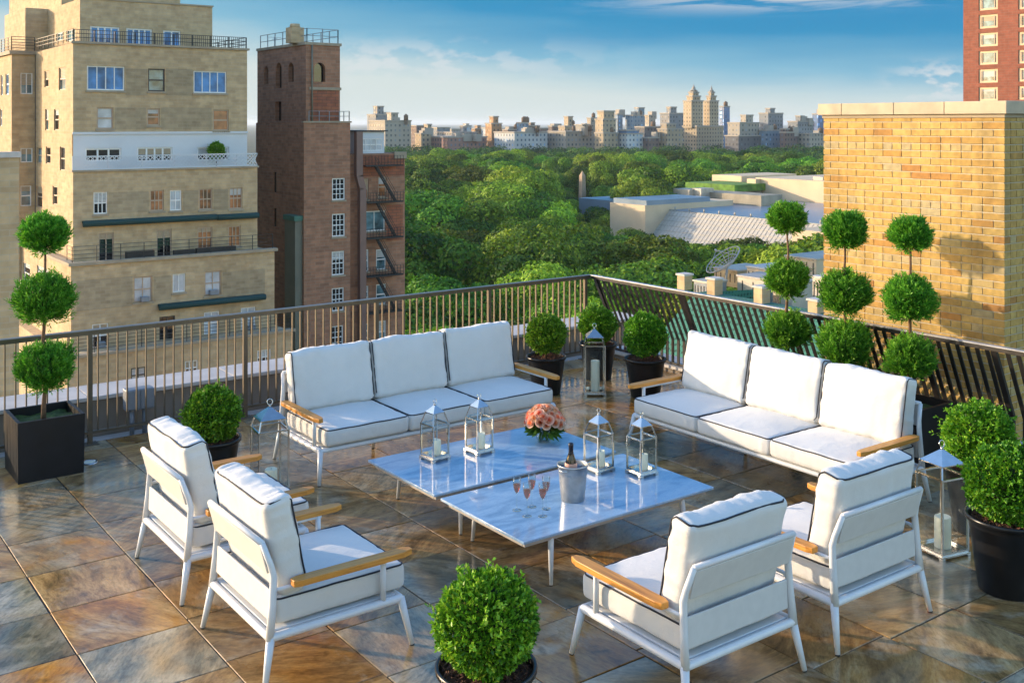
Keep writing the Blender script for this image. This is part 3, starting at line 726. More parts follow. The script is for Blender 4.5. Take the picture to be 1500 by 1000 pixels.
def leaves_obj(name, P, D, Nn, ln, wd, var, mat, parent=None, fold=0.25, loc=None):
    """many small folded leaves: P base points, D length directions, Nn face normals"""
    n = len(P); S = np.cross(D, Nn); S /= np.linalg.norm(S, axis=1, keepdims=True)+1e-9
    U = np.cross(S, D)
    ln = ln.reshape(-1, 1); wd = wd.reshape(-1, 1)
    a = P; b = P+D*ln*0.5+S*wd*0.5+U*wd*fold; c = P+D*ln; d = P+D*ln*0.5-S*wd*0.5+U*wd*fold
    V = np.stack([a, b, c, d], 1).reshape(-1, 3)
    I = np.arange(n)*4
    T = np.stack([I, I+1, I+2, I, I+2, I+3], 1).reshape(-1, 3)
    me = tri_mesh(name, V, T, np.repeat(var, 4), mat)
    return link(name, me, parent, 0, loc)
def tri_mesh(name, V, T, var, mat):
    me = bpy.data.meshes.new(name)
    me.vertices.add(len(V)); me.vertices.foreach_set('co', V.astype('f').ravel())
    me.loops.add(len(T)*3); me.loops.foreach_set('vertex_index', T.astype('i').ravel())
    me.polygons.add(len(T)); me.polygons.foreach_set('loop_start', (np.arange(len(T))*3).astype('i'))
    at = me.attributes.new('var', 'FLOAT', 'POINT'); at.data.foreach_set('value', np.clip(var, 0, 1).astype('f'))
    me.update(calc_edges=True); me.validate()
    me.materials.append(M[mat])
    return me
def sphere_dirs(n):
    v = np.random.randn(n, 3); return v/np.linalg.norm(v, axis=1, keepdims=True)
def fbm(P, f, seed): return np.array([mnoise.noise(Vector((p[0]*f+seed*11.3, p[1]*f-seed*4.7, p[2]*f+seed*2.9))) for p in P])

d = sphere_dirs(150); d[:, 2] = -np.abs(d[:, 2])*0.25+0.1; d /= np.linalg.norm(d, axis=1, keepdims=True)
P = d*0.055+np.array([0, 0, 0.02]); 
leaves_obj('foliage', P, d, sphere_dirs(150), np.random.uniform(0.08, 0.135, 150), np.random.uniform(0.03, 0.05, 150), np.random.rand(150), 'greens', bq)
m = MB()
for k in range(16):
    a = k*2.4; m.tube([(0.03*math.cos(a), 0.03*math.sin(a), -0.085), (0.045*math.cos(a+0.5), 0.045*math.sin(a+0.5), 0.0), (0.09*math.cos(a), 0.09*math.sin(a), 0.10)], 0.0025, 5)
m.build('stems', 'greens', bq)

# ------------------------------------------------------------------ boxwood balls and topiaries
def box_foliage(seed, R=0.207, n=11500):
    np.random.seed(seed)
    d = sphere_dirs(n); d = d[d[:, 2] > -0.88]; n = len(d)
    lump = 1+0.15*fbm(d, 2.0, seed)+0.12*fbm(d, 5.0, seed+3)
    depth = 1-0.22*np.random.rand(n)**2.2
    P = d*(R*lump*depth)[:, None]*np.array([1, 1, 1.02])
    D = d*0.9+sphere_dirs(n)*0.8+np.array([0, 0, 0.25]); D /= np.linalg.norm(D, axis=1, keepdims=True)
    Nn = d+sphere_dirs(n)*0.7
    var = 0.42+0.30*fbm(d, 3.5, seed+9)+np.random.randn(n)*0.2
    fresh = np.random.rand(n) < 0.06; var[fresh] += 0.35
    ns = 70; sd_ = sphere_dirs(ns); sd_[:, 2] = np.abs(sd_[:, 2])*0.9-0.25; sd_ /= np.linalg.norm(sd_, axis=1, keepdims=True)
    k = 12; tt = np.tile(np.linspace(0.0, 1.0, k), ns); gd = sd_+sphere_dirs(ns)*0.35+np.array([0, 0, 0.3]); gd /= np.linalg.norm(gd, axis=1, keepdims=True)
    sl_ = np.random.uniform(0.03, 0.065, ns); sl_[:3] = 0.09
    SP = np.repeat(sd_*R*0.97, k, 0)+np.repeat(gd, k, 0)*(np.repeat(sl_, k)*tt)[:, None]
    SD = np.repeat(gd, k, 0)*0.6+sphere_dirs(ns*k)*0.8; SD /= np.linalg.norm(SD, axis=1, keepdims=True)
    P = np.concatenate([P, SP]); D = np.concatenate([D, SD]); Nn = np.concatenate([Nn, sphere_dirs(ns*k)]); var = np.concatenate([var, 0.62+np.random.randn(ns*k)*0.15]); n = len(P)
    return P, D, Nn, np.random.uniform(0.018, 0.030, n), np.random.uniform(0.010, 0.017, n), var
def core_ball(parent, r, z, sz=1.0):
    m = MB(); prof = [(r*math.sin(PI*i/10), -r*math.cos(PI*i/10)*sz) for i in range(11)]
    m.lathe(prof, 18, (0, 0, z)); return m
BOXM = []
for s in range(3):
    a = box_foliage(40+s); o = leaves_obj('foliage', *a, 'box'); BOXM.append(o.data); bpy.data.objects.remove(o)
def pot_mesh():
    m = MB(); m.lathe([(0, 0), (0.150, 0), (0.156, 0.006), (0.205, 0.36), (0.212, 0.392), (0.226, 0.394), (0.228, 0.415), (0.220, 0.420), (0.211, 0.416), (0.205, 0.37)], 40); return m
def only_mesh(o):
    d_ = o.data; bpy.data.objects.remove(o); return d_
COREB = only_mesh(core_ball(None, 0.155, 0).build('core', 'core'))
POTB = only_mesh(pot_mesh().build('pot', 'pot'))
sm = MB(); sm.lathe([(0, 0.395), (0.12, 0.392), (0.207, 0.375)], 30)
for k in range(260):
    a = random.random()*2*PI; rr = 0.2*math.sqrt(random.random()); q = Vector((random.uniform(-1, 1), random.uniform(-1, 1), 0.3)).normalized()
    sm.bar(Vector((rr*math.cos(a), rr*math.sin(a), 0.392)), Vector((rr*math.cos(a), rr*math.sin(a), 0.394))+q*0.03, 0.008, 0.004)
SOILB = only_mesh(sm.build('soil', 'soil'))
STEMB = only_mesh(MB().tube([(0, 0, 0.37), (0.006, 0.004, 0.46), (0, 0, 0.6)], [0.018, 0.015, 0.012], 8).build('stem', 'bark'))
BG = 'clipped boxwood balls in round black pots'; PG = 'round black pots of the boxwood balls'
def boxwood(lab, x, y, s=1.0, v=0, rz=0, zc=0.655, gr=(1, 1, 1)):
    t = thing('flower_pot', 'round black pot of the boxwood '+lab, 'plant pot', (x, y, 0), rz, PG); t.scale = (s,)*3
    link('pot', POTB, t)
    so = link('soil', SOILB, t); tag(so)
    b = thing('boxwood_ball', 'clipped round boxwood ball '+lab, 'bush', (x, y, 0.375*s), rz, BG); b.scale = (s,)*3
    f = link('foliage', BOXM[v], b, 0, (0, 0, zc-0.375)); f.scale = gr
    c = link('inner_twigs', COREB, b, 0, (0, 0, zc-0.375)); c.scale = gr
    st = link('stem', STEMB, b, 0, (0, 0, -0.375))
boxwood('behind the rear left armchair', 3.12, 8.33, 1.02, 0, 0.3, 0.60)
boxwood('in the foreground, at the bottom of the picture', 2.83, 4.06, 1.05, 1, 1.2, 0.60)
boxwood('behind the right arm of the left sofa', 7.19, 9.17, 0.98, 2, 2.0, 0.65)
boxwood('at the very corner of the railings, behind the lantern', 8.10, 9.36, 0.98, 0, 3.6, 0.625)
boxwood('beside the right sofa\'s left arm', 7.97, 8.43, 1.0, 1, 4.1, 0.655, (1.0, 1.0, 1.06))
boxwood('at the right edge, partly hidden behind another', 7.30, 4.22, 1.13, 2, 0.9, 0.595)
boxwood('at the right edge, nearest the camera', 6.52, 3.58, 1.13, 0, 5.2, 0.59)

def cyp_foliage(seed, R, n):
    np.random.seed(seed)
    # upright feathery sprays: each spray is a twig with many scale-like blades
    ns = n//12
    d = sphere_dirs(ns); lump = 0.97+0.30*fbm(d, 1.9, seed)+0.22*fbm(d, 4.5, seed+2)
    base = d*(R*lump*(0.70+0.22*np.random.rand(ns)))[:, None]*np.array([1, 1, 0.9])
    up = d*0.6+np.array([0, 0, 0.75])+sphere_dirs(ns)*0.3; up /= np.linalg.norm(up, axis=1, keepdims=True)
    ln = R*np.random.uniform(0.22, 0.50, ns)
    k = 12; tt = np.tile(np.linspace(0.05, 1.0, k), ns)
    B = np.repeat(base, k, 0)+np.repeat(up, k, 0)*(np.repeat(ln, k)*tt)[:, None]
    D = np.repeat(up, k, 0)+sphere_dirs(ns*k)*0.75; D /= np.linalg.norm(D, axis=1, keepdims=True)
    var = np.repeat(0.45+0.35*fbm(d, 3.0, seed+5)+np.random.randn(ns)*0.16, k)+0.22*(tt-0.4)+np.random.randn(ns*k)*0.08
    return B, D, sphere_dirs(ns*k), np.random.uniform(0.024, 0.042, ns*k), np.random.uniform(0.006, 0.011, ns*k), var
TG = 'three-ball topiary trees in square black planters'; QG = 'square black planters'
def planter_mb(h):
    m = MB(); w = 0.265; i = 0.235
    o = [(-w, -w), (w, -w), (w, w), (-w, w)]; q = [(-i, -i), (i, -i), (i, i), (-i, i)]
    ob = [(x*0.97, y*0.97) for x, y in o]
    for k in range(4):
        a, b = k, (k+1) % 4
        m.face([(*ob[a], 0.0), (*ob[b], 0.0), (*o[b], h), (*o[a], h)])
        m.face([(*o[a], h), (*o[b], h), (*q[b], h), (*q[a], h)])
        m.face([(*q[a], h), (*q[b], h), (*q[b], h-0.1), (*q[a], h-0.1)])
    m.face([(*p, 0.0) for p in ob][::-1])
    return m
def topiary(lab, x, y, rz, seed, radii=(0.20, 0.185, 0.155), zs=(0.865, 1.38, 1.94), h=0.50):
    p = thing('square_planter', 'square black planter of the topiary '+lab, 'planter', (x, y, 0), 0, QG)
    planter_mb(h).build('box', 'planter', p)
    so = MB()
    gx = 14
    for i in range(gx):
        for j in range(gx):
            def pt(a, b): 
                X = -0.234+0.468*a/gx; Y = -0.234+0.468*b/gx
                return (X, Y, h-0.07+0.03*mnoise.noise(Vector((X*9+seed, Y*9, 0))))
            so.face([pt(i, j), pt(i+1, j), pt(i+1, j+1), pt(i, j+1)], None, True)
    so.build('moss', 'moss', p)
    t = thing('topiary_tree', 'three-ball topiary tree '+lab, 'topiary', (x, y, h-0.07), rz, TG)
    m = MB(); rnd = random.Random(seed)
    m.tube([(rnd.uniform(-.012, .012), rnd.uniform(-.012, .012), zz) for zz in (-0.01, 0.12, 0.3, 0.6, 0.8, 1.05, 1.25, 1.45)], [0.023, 0.019, 0.017, 0.0155, 0.014, 0.0125, 0.011, 0.009], 9)
    m.build('trunk', 'bark', t)
    for k, (r, z) in enumerate(zip(radii, zs)):
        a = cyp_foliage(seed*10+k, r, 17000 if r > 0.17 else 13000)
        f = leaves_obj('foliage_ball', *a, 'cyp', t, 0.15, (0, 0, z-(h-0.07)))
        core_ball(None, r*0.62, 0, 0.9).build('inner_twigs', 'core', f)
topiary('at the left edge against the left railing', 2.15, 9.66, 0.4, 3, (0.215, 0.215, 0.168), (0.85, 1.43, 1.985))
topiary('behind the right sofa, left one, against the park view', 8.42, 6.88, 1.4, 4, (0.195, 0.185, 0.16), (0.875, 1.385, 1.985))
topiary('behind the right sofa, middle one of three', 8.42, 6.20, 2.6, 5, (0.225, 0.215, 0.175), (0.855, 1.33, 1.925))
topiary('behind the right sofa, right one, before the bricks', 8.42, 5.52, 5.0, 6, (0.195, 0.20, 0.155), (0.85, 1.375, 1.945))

# ------------------------------------------------------------------ floor
mb = MB(); tiles = []
rnd = random.Random(11)
cols = [1.553+0.6345*k for k in range(-6, 13)]
x_end, y_end = 8.98, 10.26
for ci in range(len(cols)-1):
    x0, x1 = cols[ci], min(cols[ci+1], x_end)
    if x1-x0 < 0.05: continue
    y = -1.26+rnd.uniform(-0.05, 0.05)+(0.0 if ci < 12 else -0.1)
    while y < y_end:
        hgt = 0.6235*rnd.choice((1, 1, 1, 1, 1)); y1 = min(y+hgt, y_end)
        if y1-y > 0.03: tiles.append((x0, x1, y, y1))
        y = y+hgt
vs = []; fs = []; uvs = []; cc = []
for (x0, x1, y0, y1) in tiles:
    g = 0.0028+rnd.random()*0.002; b = 0.003; z = rnd.uniform(-0.0012, 0.0012)
    i = len(vs)
    j = [rnd.uniform(-0.0025, 0.0025) for _ in range(8)]
    A = [(x0+g+j[0], y0+g+j[1]), (x1-g+j[2], y0+g+j[3]), (x1-g+j[4], y1-g+j[5]), (x0+g+j[6], y1-g+j[7])]
    cx, cy = (x0+x1)/2, (y0+y1)/2
    rot = rnd.choice((0.0, 0.35, -0.5, 0.8, PI/2, 1.2, 2.4))+rnd.uniform(-0.25, 0.25); off = (rnd.uniform(0, 50), rnd.uniform(0, 50))
    def tuv(p): 
        a, c_ = p[0]-cx, p[1]-cy
        return (a*math.cos(rot)-c_*math.sin(rot)+off[0], a*math.sin(rot)+c_*math.cos(rot)+off[1])
    def ins(p): return (p[0]+(b if p[0] < cx else -b), p[1]+(b if p[1] < cy else -b))
    vs += [(*p, -0.012) for p in A]+[(*p, z-0.003) for p in A]+[(*ins(p), z) for p in A]
    col = (rnd.random(), rnd.random(), rnd.random(), 1)
    q2 = [ins(p) for p in A]; full = list(A)+list(A)+q2
    fl = [(8, 9, 10, 11)]
    for k in range(4):
        n2 = (k+1) % 4; fl += [(k, n2, 4+n2, 4+k), (4+k, 4+n2, 8+n2, 8+k)]
    for f in fl:
        fs.append(tuple(i+k for k in f)); uvs += [tuv(full[k]) for k in f]; cc += [col]*4
me = bpy.data.meshes.new('terrace_floor'); me.from_pydata(vs, [], fs); me.update()
ul = me.uv_layers.new(name='UVMap'); ul.data.foreach_set('uv', np.array(uvs, 'f').ravel())
ca = me.color_attributes.new('tile', 'FLOAT_COLOR', 'CORNER'); ca.data.foreach_set('color', np.array(cc, 'f').ravel())
me.materials.append(M['floor']); o = link('terrace_floor', me); tag(o, kind='structure')
m = MB(); m.box(-2.6, x_end+0.02, -1.6, y_end+0.02, -0.35, -0.007); o = m.build('floor_bed', 'grout'); tag(o, kind='structure')
# uplight set flush in the slabs
g = ground(131, 677)
t = thing('ground_light', 'round flush ground light beside the square planter', 'light', (g.x, g.y, 0))
m = MB(); m.lathe([(0.048, 0.0015), (0.050, 0.006), (0.070, 0.007), (0.072, 0.0015)], 32); m.build('steel_ring', 'steel', t)
m = MB(); m.lathe([(0, 0.006), (0.03, 0.0055), (0.050, 0.004)], 24); m.build('lens', 'wax', t)

# ------------------------------------------------------------------ railings
def baluster_mesh(kind):
    m = MB()
    if kind == 'left': m.box(-0.005, 0.005, -0.0125, 0.0125, 0.115, 1.02)
    else:
        pts = [(0.29, 0, 0.125), (0.29, 0, 0.40), (0.0, 0, 1.02)]
        w = 0.0185; t = 0.006
        for a, b in zip(pts[:-1], pts[1:]):
            a = Vector(a); b = Vector(b); d = (b-a).normalized(); nn = Vector((d.z, 0, -d.x))
            m.obox((a+b)/2, nn*t, Vector((0, w, 0)), (b-a)/2+d*0.002)
    return m
def railing_left():
    t = thing('railing', 'bronze railing of straight vertical bars along the left side of the terrace', 'railing', (0, 10.20, 0), 0)
    m = MB(); m.box(0.2, 8.70, -0.028, 0.028, 1.042, 1.052); m.build('cap_rail', 'railcap_l', t, 0.002)
    m = MB(); m.box(0.2, 8.69, -0.02, 0.02, 1.005, 1.0415); m.build('top_rail', 'rail', t, 0.002)
    m = MB(); m.box(0.2, 8.69, -0.02, 0.02, 0.095, 0.12); m.build('bottom_rail', 'rail', t, 0.002)
    bm_ = only_mesh(baluster_mesh('left').build('baluster', 'rail'))
    pm = MB(); pm.box(-0.021, 0.021, -0.0195, 0.0195, 0.005, 1.006); pm.box(-0.07, 0.07, -0.06, 0.06, -0.002, 0.006)
    pm = pm.build('post', 'rail', None, 0.002); pmd = pm.data; bpy.data.objects.remove(pm)
    posts = [1.17, 2.664, 4.16, 5.655, 7.15, 8.62]
    for x in posts: link('post', pmd, t, 0.002, (x, 0, 0))
    x = 0.36; k = 0
    while x < 8.66:
        if min(abs(x-q) for q in posts) > 0.035: link('baluster', bm_, t, 0, (x, 0, 0))
        x += 0.0880
def railing_right():
    t = thing('railing', 'dark railing of cranked leaning bars along the right side of the terrace', 'railing', (8.70, 0, 0), 0)
    m = MB(); m.box(-0.028, 0.034, 2.0, 10.17, 1.042, 1.053); m.build('cap_rail', 'railcap', t, 0.002)
    m = MB(); m.box(-0.02, 0.02, 2.0, 10.16, 1.005, 1.0415); m.build('top_rail', 'rail_shaded', t, 0.002)
    m = MB(); m.box(0.27, 0.31, 2.0, 10.4, 0.10, 0.125); m.build('bottom_rail', 'rail_shaded', t, 0.002)
    bm_ = only_mesh(baluster_mesh('right').build('baluster', 'rail_shaded'))
    pm = MB(); pts = [Vector((0.29, 0, 0.02)), Vector((0.29, 0, 0.405)), Vector((0.0, 0, 1.01))]
    for a, b in zip(pts[:-1], pts[1:]):
        d = (b-a).normalized(); nn = Vector((d.z, 0, -d.x)); pm.obox((a+b)/2, nn*0.016, Vector((0, 0.026, 0)), (b-a)/2+d*0.003)
    pm = pm.build('post', 'rail_shaded', None, 0.002); pmd = pm.data; bpy.data.objects.remove(pm)
    posts = [10.1, 8.6, 7.1, 5.6, 4.9, 3.4]
    for y in posts: link('post', pmd, t, 0.002, (0, y, 0))
    y = 2.1
    while y < 10.08:
        if min(abs(y-q) for q in posts) > 0.035: link('baluster', bm_, t, 0, (0, y, 0))
        y += 0.0925
railing_left(); railing_right()
# low parapet walls outside the railings
t = thing('parapet_wall', 'low parapet wall with pale coping outside the left railing', 'wall', (0, 0, 0))
m = MB(); m.box(-3, 9.9, 10.63, 11.05, -2.0, 0.295); m.build('wall', 'parapet', t)
m = MB()
for k in range(9): m.box(-3+1.44*k+0.004, -3+1.44*(k+1)-0.004, 10.58, 11.10, 0.297, 0.335)
m.build('coping', 'coping', t, 0.006)
m = MB(); m.box(-3, 9.9, 10.29, 10.62, -0.12, -0.06); m.build('gutter', 'coping', t)
t = thing('parapet_wall', 'low curb wall with pale coping outside the right railing', 'wall', (0, 0, 0))
m = MB(); m.box(8.99, 9.36, 1.5, 10.28, -2.0, 0.045); m.build('wall', 'parapet', t)
m = MB()
for k in range(6): m.box(8.96, 9.39, 1.6+1.44*k+0.004, 1.6+1.44*(k+1)-0.004, 0.047, 0.085)
m.build('coping', 'coping', t, 0.006)
# electrical boxes outside the left railing
t = thing('electrical_box', 'grey electrical box on two legs behind the left railing', 'utility box', (3.17, 10.42, -0.06))
m = MB(); m.box(-0.13, 0.13, -0.06, 0.06, 0.26, 0.46); m.build('housing', 'greybox', t, 0.008)
m = MB(); m.box(-0.135, -0.005, -0.072, -0.0605, 0.27, 0.455); m.build('cover', 'greybox', t, 0.006)
m = MB(); m.box(0.005, 0.135, -0.072, -0.0605, 0.27, 0.455); m.build('cover', 'greybox', t, 0.006)
for s in (-1, 1):
    m = MB(); m.tube([(s*0.06, 0, 0.0), (s*0.06, 0, 0.26)], 0.022, 10); m.build('conduit', 'greybox', t)

# ------------------------------------------------------------------ yellow brick chimney
CX, CY0, CY1, CD = 9.42, 5.205, 7.21, 2.2
t = thing('brick_chimney', 'yellow brick bulkhead with a precast coping beyond the right railing', 'brick wall', (CX, CY0, 0))
W = CY1-CY0
m = MB(); m.box(0.008, CD-0.008, 0.008, W-0.008, -3.0, 3.0); m.build('mortar_bed', 'mortar', t)
vs = []; fs = []; var = []
rnd = random.Random(5)
def brick(x0, x1, y0, y1, z0, z1, v):
    i = len(vs); b = 0.003; jx = rnd.uniform(-0.0015, 0.0015)
    for (z, e) in ((z0, b), (z0+b, 0), (z1-b, 0), (z1, b)):
        vs.extend([(x0+e+jx, y0+e+jx, z), (x1-e, y0+e+jx, z), (x1-e, y1-e, z), (x0+e+jx, y1-e, z)]); var.extend([v]*4)
    for l in range(3):
        for k in range(4): n2 = (k+1) % 4; fs.append((i+l*4+k, i+l*4+n2, i+l*4+4+n2, i+l*4+4+k))
    fs.append((i+12, i+13, i+14, i+15)); fs.append((i+3, i+2, i+1, i))
CH = 0.0702; J = 0.009; z = -0.9; r = 0
while z < 3.0-CH*0.5:
    header = (r % 8 == 3)
    L0 = 0.1065 if header else 0.213
    for face in (0, 1):
        tot = W if face == 0 else CD
        # running bond; corner brick alternates stretcher and header end
        pos = 0.0 if (r % 2 == face) else -L0/2
        if header: pos = 0.0
        while pos < tot:
            a = max(pos, 0.0)+(J/2 if pos > 0 else 0); b_ = min(pos+L0, tot)-(J/2 if pos+L0 < tot else 0)
            if face == 1: a = max(a, 0.105)
            if b_-a > 0.03:
                v = 0.5+rnd.gauss(0, 0.17)
                if rnd.random() < 0.07: v = rnd.uniform(0, 0.12)
                if header: v += 0.3
                if face == 0: brick(0.0, 0.10, a, b_, z+J/2, z+CH-J/2, v)
                else: brick(a, b_, 0.0, 0.10, z+J/2, z+CH-J/2, v)
            pos += L0
    z += CH; r += 1
me = bpy.data.meshes.new('brickwork'); me.from_pydata(vs, [], fs); me.update()
at = me.attributes.new('var', 'FLOAT', 'POINT'); at.data.foreach_set('value', np.clip(np.array(var), 0, 1).astype('f'))
me.materials.append(M['cbrick']); link('brickwork', me, t)
m = MB(); y = -0.05; segs = [0.50, 0.72, 0.70, 0.20]
yy = -0.045
for w_ in (0.62, 0.55, 0.62, 0.302):
    m.box(-0.045, 0.35, yy+0.002, yy+w_-0.002, 3.035, 3.155); yy += w_
m.box(0.352, CD+0.04, -0.045, W+0.045, 3.035, 3.153)
m.build('coping', 'cornice', t, 0.006)
m = MB(); m.box(-0.012, CD+0.01, -0.012, W+0.012, 3.0, 3.034); m.build('drip_course', 'ledge', t, 0.004)

# ------------------------------------------------------------------ neighbouring buildings
BR = []; M['blind_w'] = simple('white blind', (0.50, 0.50, 0.48), 0.8); M['blind_t'] = simple('tan blind', (0.42, 0.33, 0.22), 0.8)
class Bld:
    def __init__(s, name, label, cat, base, group=None):
        s.base = Vector(base); s.root = thing(name, label, cat, s.base, 0, group)
    def part(s, mb, name, mat, bevel=0.0, parent=None):
        o = mb.build(name, mat, parent or s.root, bevel)
        if parent is None: o.location = -s.base
        return o
def facade(mb, axis, pl, a0, a1, z0, z1, holes=(), depth=0.18):
    A = sorted({a0, a1} | {min(max(h[i], a0), a1) for h in holes for i in (0, 1)})
    Z = sorted({z0, z1} | {min(max(h[i], z0), z1) for h in holes for i in (2, 3)})
    def pt(a, z, q=0.0): return (a, pl+q, z) if axis == 'y' else (pl+q, a, z)
    def quad(P):
        mb.face(P if axis == 'y' else P[::-1])
    for i in range(len(A)-1):
        for j in range(len(Z)-1):
            ca, cz = (A[i]+A[i+1])/2, (Z[j]+Z[j+1])/2
            if any(h[0] < ca < h[1] and h[2] < cz < h[3] for h in holes): continue
            quad([pt(A[i], Z[j]), pt(A[i+1], Z[j]), pt(A[i+1], Z[j+1]), pt(A[i], Z[j+1])])
    for h in holes:
        b0, b1, c0, c1 = h
        quad([pt(b0, c0), pt(b0, c1), pt(b0, c1, depth), pt(b0, c0, depth)][::-1])
        quad([pt(b1, c0), pt(b1, c0, depth), pt(b1, c1, depth), pt(b1, c1)][::-1])
        quad([pt(b0, c1), pt(b1, c1), pt(b1, c1, depth), pt(b0, c1, depth)][::-1])
        quad([pt(b0, c0), pt(b0, c0, depth), pt(b1, c0, depth), pt(b1, c0)][::-1])
def block(mb, x0, x1, y0, y1, z0, z1, hy=(), hx=(), depth=0.18, hxr=()):
    facade(mb, 'y', y0, x0, x1, z0, z1, hy, depth); facade(mb, 'x', x0, y0, y1, z0, z1, hx, depth)
    mb.face([(x1, y0, z0), (x1, y1, z0), (x1, y1, z1), (x1, y0, z1)])
    mb.face([(x1, y1, z0), (x0, y1, z0), (x0, y1, z1), (x1, y1, z1)])
    mb.face([(x0, y0, z1), (x1, y0, z1), (x1, y1, z1), (x0, y1, z1)])
def rect_y(px, y):
    x0, y0, x1, y1 = px; cx, cy = (x0+x1)/2, (y0+y1)/2
    return (on_y(x0, cy, y).x, on_y(x1, cy, y).x, on_y(cx, y1, y).z, on_y(cx, y0, y).z)
def rect_x(px, x):
    x0, y0, x1, y1 = px; cx, cy = (x0+x1)/2, (y0+y1)/2
    return (on_x(x1, cy, x).y, on_x(x0, cy, x).y, on_x(cx, y1, x).z, on_x(cx, y0, x).z)
def window(b, axis, pl, h, cols=2, rows=2, frame='frame_w', pane='pane_dark', fw=0.07, mw=0.045, depth=0.18, name='window', sill=None):
    a0, a1, z0, z1 = h; e = 0.004
    a0 += e; a1 -= e; z0 += e; z1 -= e
    m = MB(); f0, f1 = depth-0.10, depth-0.02
    def bx(p, q, r, s_):
        if axis == 'y': m.box(p, q, pl+f0, pl+f1, r, s_)
        else: m.box(pl+f0, pl+f1, p, q, r, s_)
    bx(a0, a0+fw, z0, z1); bx(a1-fw, a1, z0, z1); bx(a0+fw, a1-fw, z0, z0+fw); bx(a0+fw, a1-fw, z1-fw, z1)
    ia, ib, ja, jb = a0+fw, a1-fw, z0+fw, z1-fw
    for k in range(1, cols):
        c = ia+(ib-ia)*k/cols; bx(c-mw/2, c+mw/2, ja, jb)
    f0 += 0.004
    for k in range(1, rows):
        c = ja+(jb-ja)*k/rows; w = mw*(1.5 if (rows % 2 == 0 and k == rows//2) else 0.8); bx(ia, ib, c-w/2, c+w/2)
    o = b.part(m, name, frame)
    if sill:
        m = MB()
        if axis == 'y': m.box(a0-0.1, a1+0.1, pl-0.1, pl+0.03, z0-0.16, z0-0.01)
        else: m.box(pl-0.1, pl+0.03, a0-0.1, a1+0.1, z0-0.16, z0-0.01)
        q = m.build('sill', sill, o)
    m = MB(); q = pl+depth-0.05
    if axis == 'y': m.face([(ia, q, ja), (ib, q, ja), (ib, q, jb), (ia, q, jb)])
    else: m.face([(q, ib, ja), (q, ia, ja), (q, ia, jb), (q, ib, jb)])
    p = m.build('pane', pane, o)
    BR.append(1); rb = random.Random(len(BR)*17+3)
    if pane not in ('pane_blind', 'pane_blue') and rb.random() < 0.6 and z1-z0 > 1.0:
        zb_ = jb-(jb-ja)*rb.uniform(0.18, 0.62); m = MB(); q -= 0.008; n_ = 7
        for k in range(n_):
            za_, zc__ = zb_+(jb-zb_)*k/n_, zb_+(jb-zb_)*(k+0.86)/n_
            if axis == 'y': m.face([(ia, q, za_), (ib, q, za_), (ib, q, zc__), (ia, q, zc__)])
            else: m.face([(q, ib, za_), (q, ia, za_), (q, ia, zc__), (q, ib, zc__)])
        m.build('blind', rb.choice(('blind_w', 'blind_t')), o)
    return o
def bars_rail(mb, pts, h, n_rails=3, post=1.4, r=0.03):
    for a, b in zip(pts[:-1], pts[1:]):
        a = Vector(a); b = Vector(b); l = (b-a).length; k = max(1, round(l/post))
        for i in range(k+1):
            p = a.lerp(b, i/k); mb.box(p.x-r, p.x+r, p.y-r, p.y+r, p.z, p.z+h)
        for j in range(n_rails):
            z = Vector((0, 0, h*(j+1)/n_rails)); mb.bar(a+z, b+z, r*1.4, r*1.4)
GZ = -40.0
# ---- tan brick apartment house with set-back terraces (left)
YA = 80.0
ux = on_y(107, 200, YA).x                              # street corner of the upper storeys
A = Bld('apartment_building', 'tan brick apartment building with set-back terraces and a white-painted storey', 'building', (ux, YA, GZ))
xr1 = on_y(362, 150, YA).x; z_top = on_y(235, 69, YA).z; z_wh = on_y(235, 194, YA).z; z_l3 = on_y(240, 249, YA-1.6).z
rows_main = [((127.5, 97, 182.5, 132.5), 4, 1, 'frame_w', 'pane_blue'), ((217, 101, 241.5, 134), 1, 2, 'frame_d', 'pane_teal'), ((283.6, 104.5, 332, 136.5), 4, 1, 'frame_w', 'pane_blue'),
             ((142, 157.5, 166, 189), 1, 2, 'frame_t', 'pane_blind'), ((215.5, 159, 234, 184), 1, 2, 'frame_t', 'pane_copper'), ((312, 161, 335, 191.5), 1, 2, 'frame_t', 'pane_copper')]
side = [((65, 104, 71, 128), 1, 2), ((86, 99, 96, 132), 1, 2), ((66, 160, 71, 191), 1, 2), ((79, 160, 86, 191), 1, 2), ((67, 215, 74, 240), 1, 2), ((87.5, 215, 95, 250), 1, 2), ((54, 216, 61, 239), 1, 2), ((77, 273, 84, 300), 1, 2), ((100, 279, 107, 313), 1, 2), ((53, 273, 62, 304), 1, 2)]
hy = [rect_y(r[0], YA) for r in rows_main]; hx = [rect_x(r[0], ux) for r in side if r[0][0] > 60 or True]
hx_up = [h for h in hx]
yb = on_x(50, 200, ux).y
m = MB(); block(m, ux, xr1, YA, yb+6, z_wh, z_top, hy, [h for h in hx if h[2] > z_wh+0.05])
A.part(m, 'wall', 'tan_brick')
for r, h in zip(rows_main, hy): window(A, 'y', YA, h, r[1], r[2], r[3], r[4], 0.09, 0.07, sill='ledge')
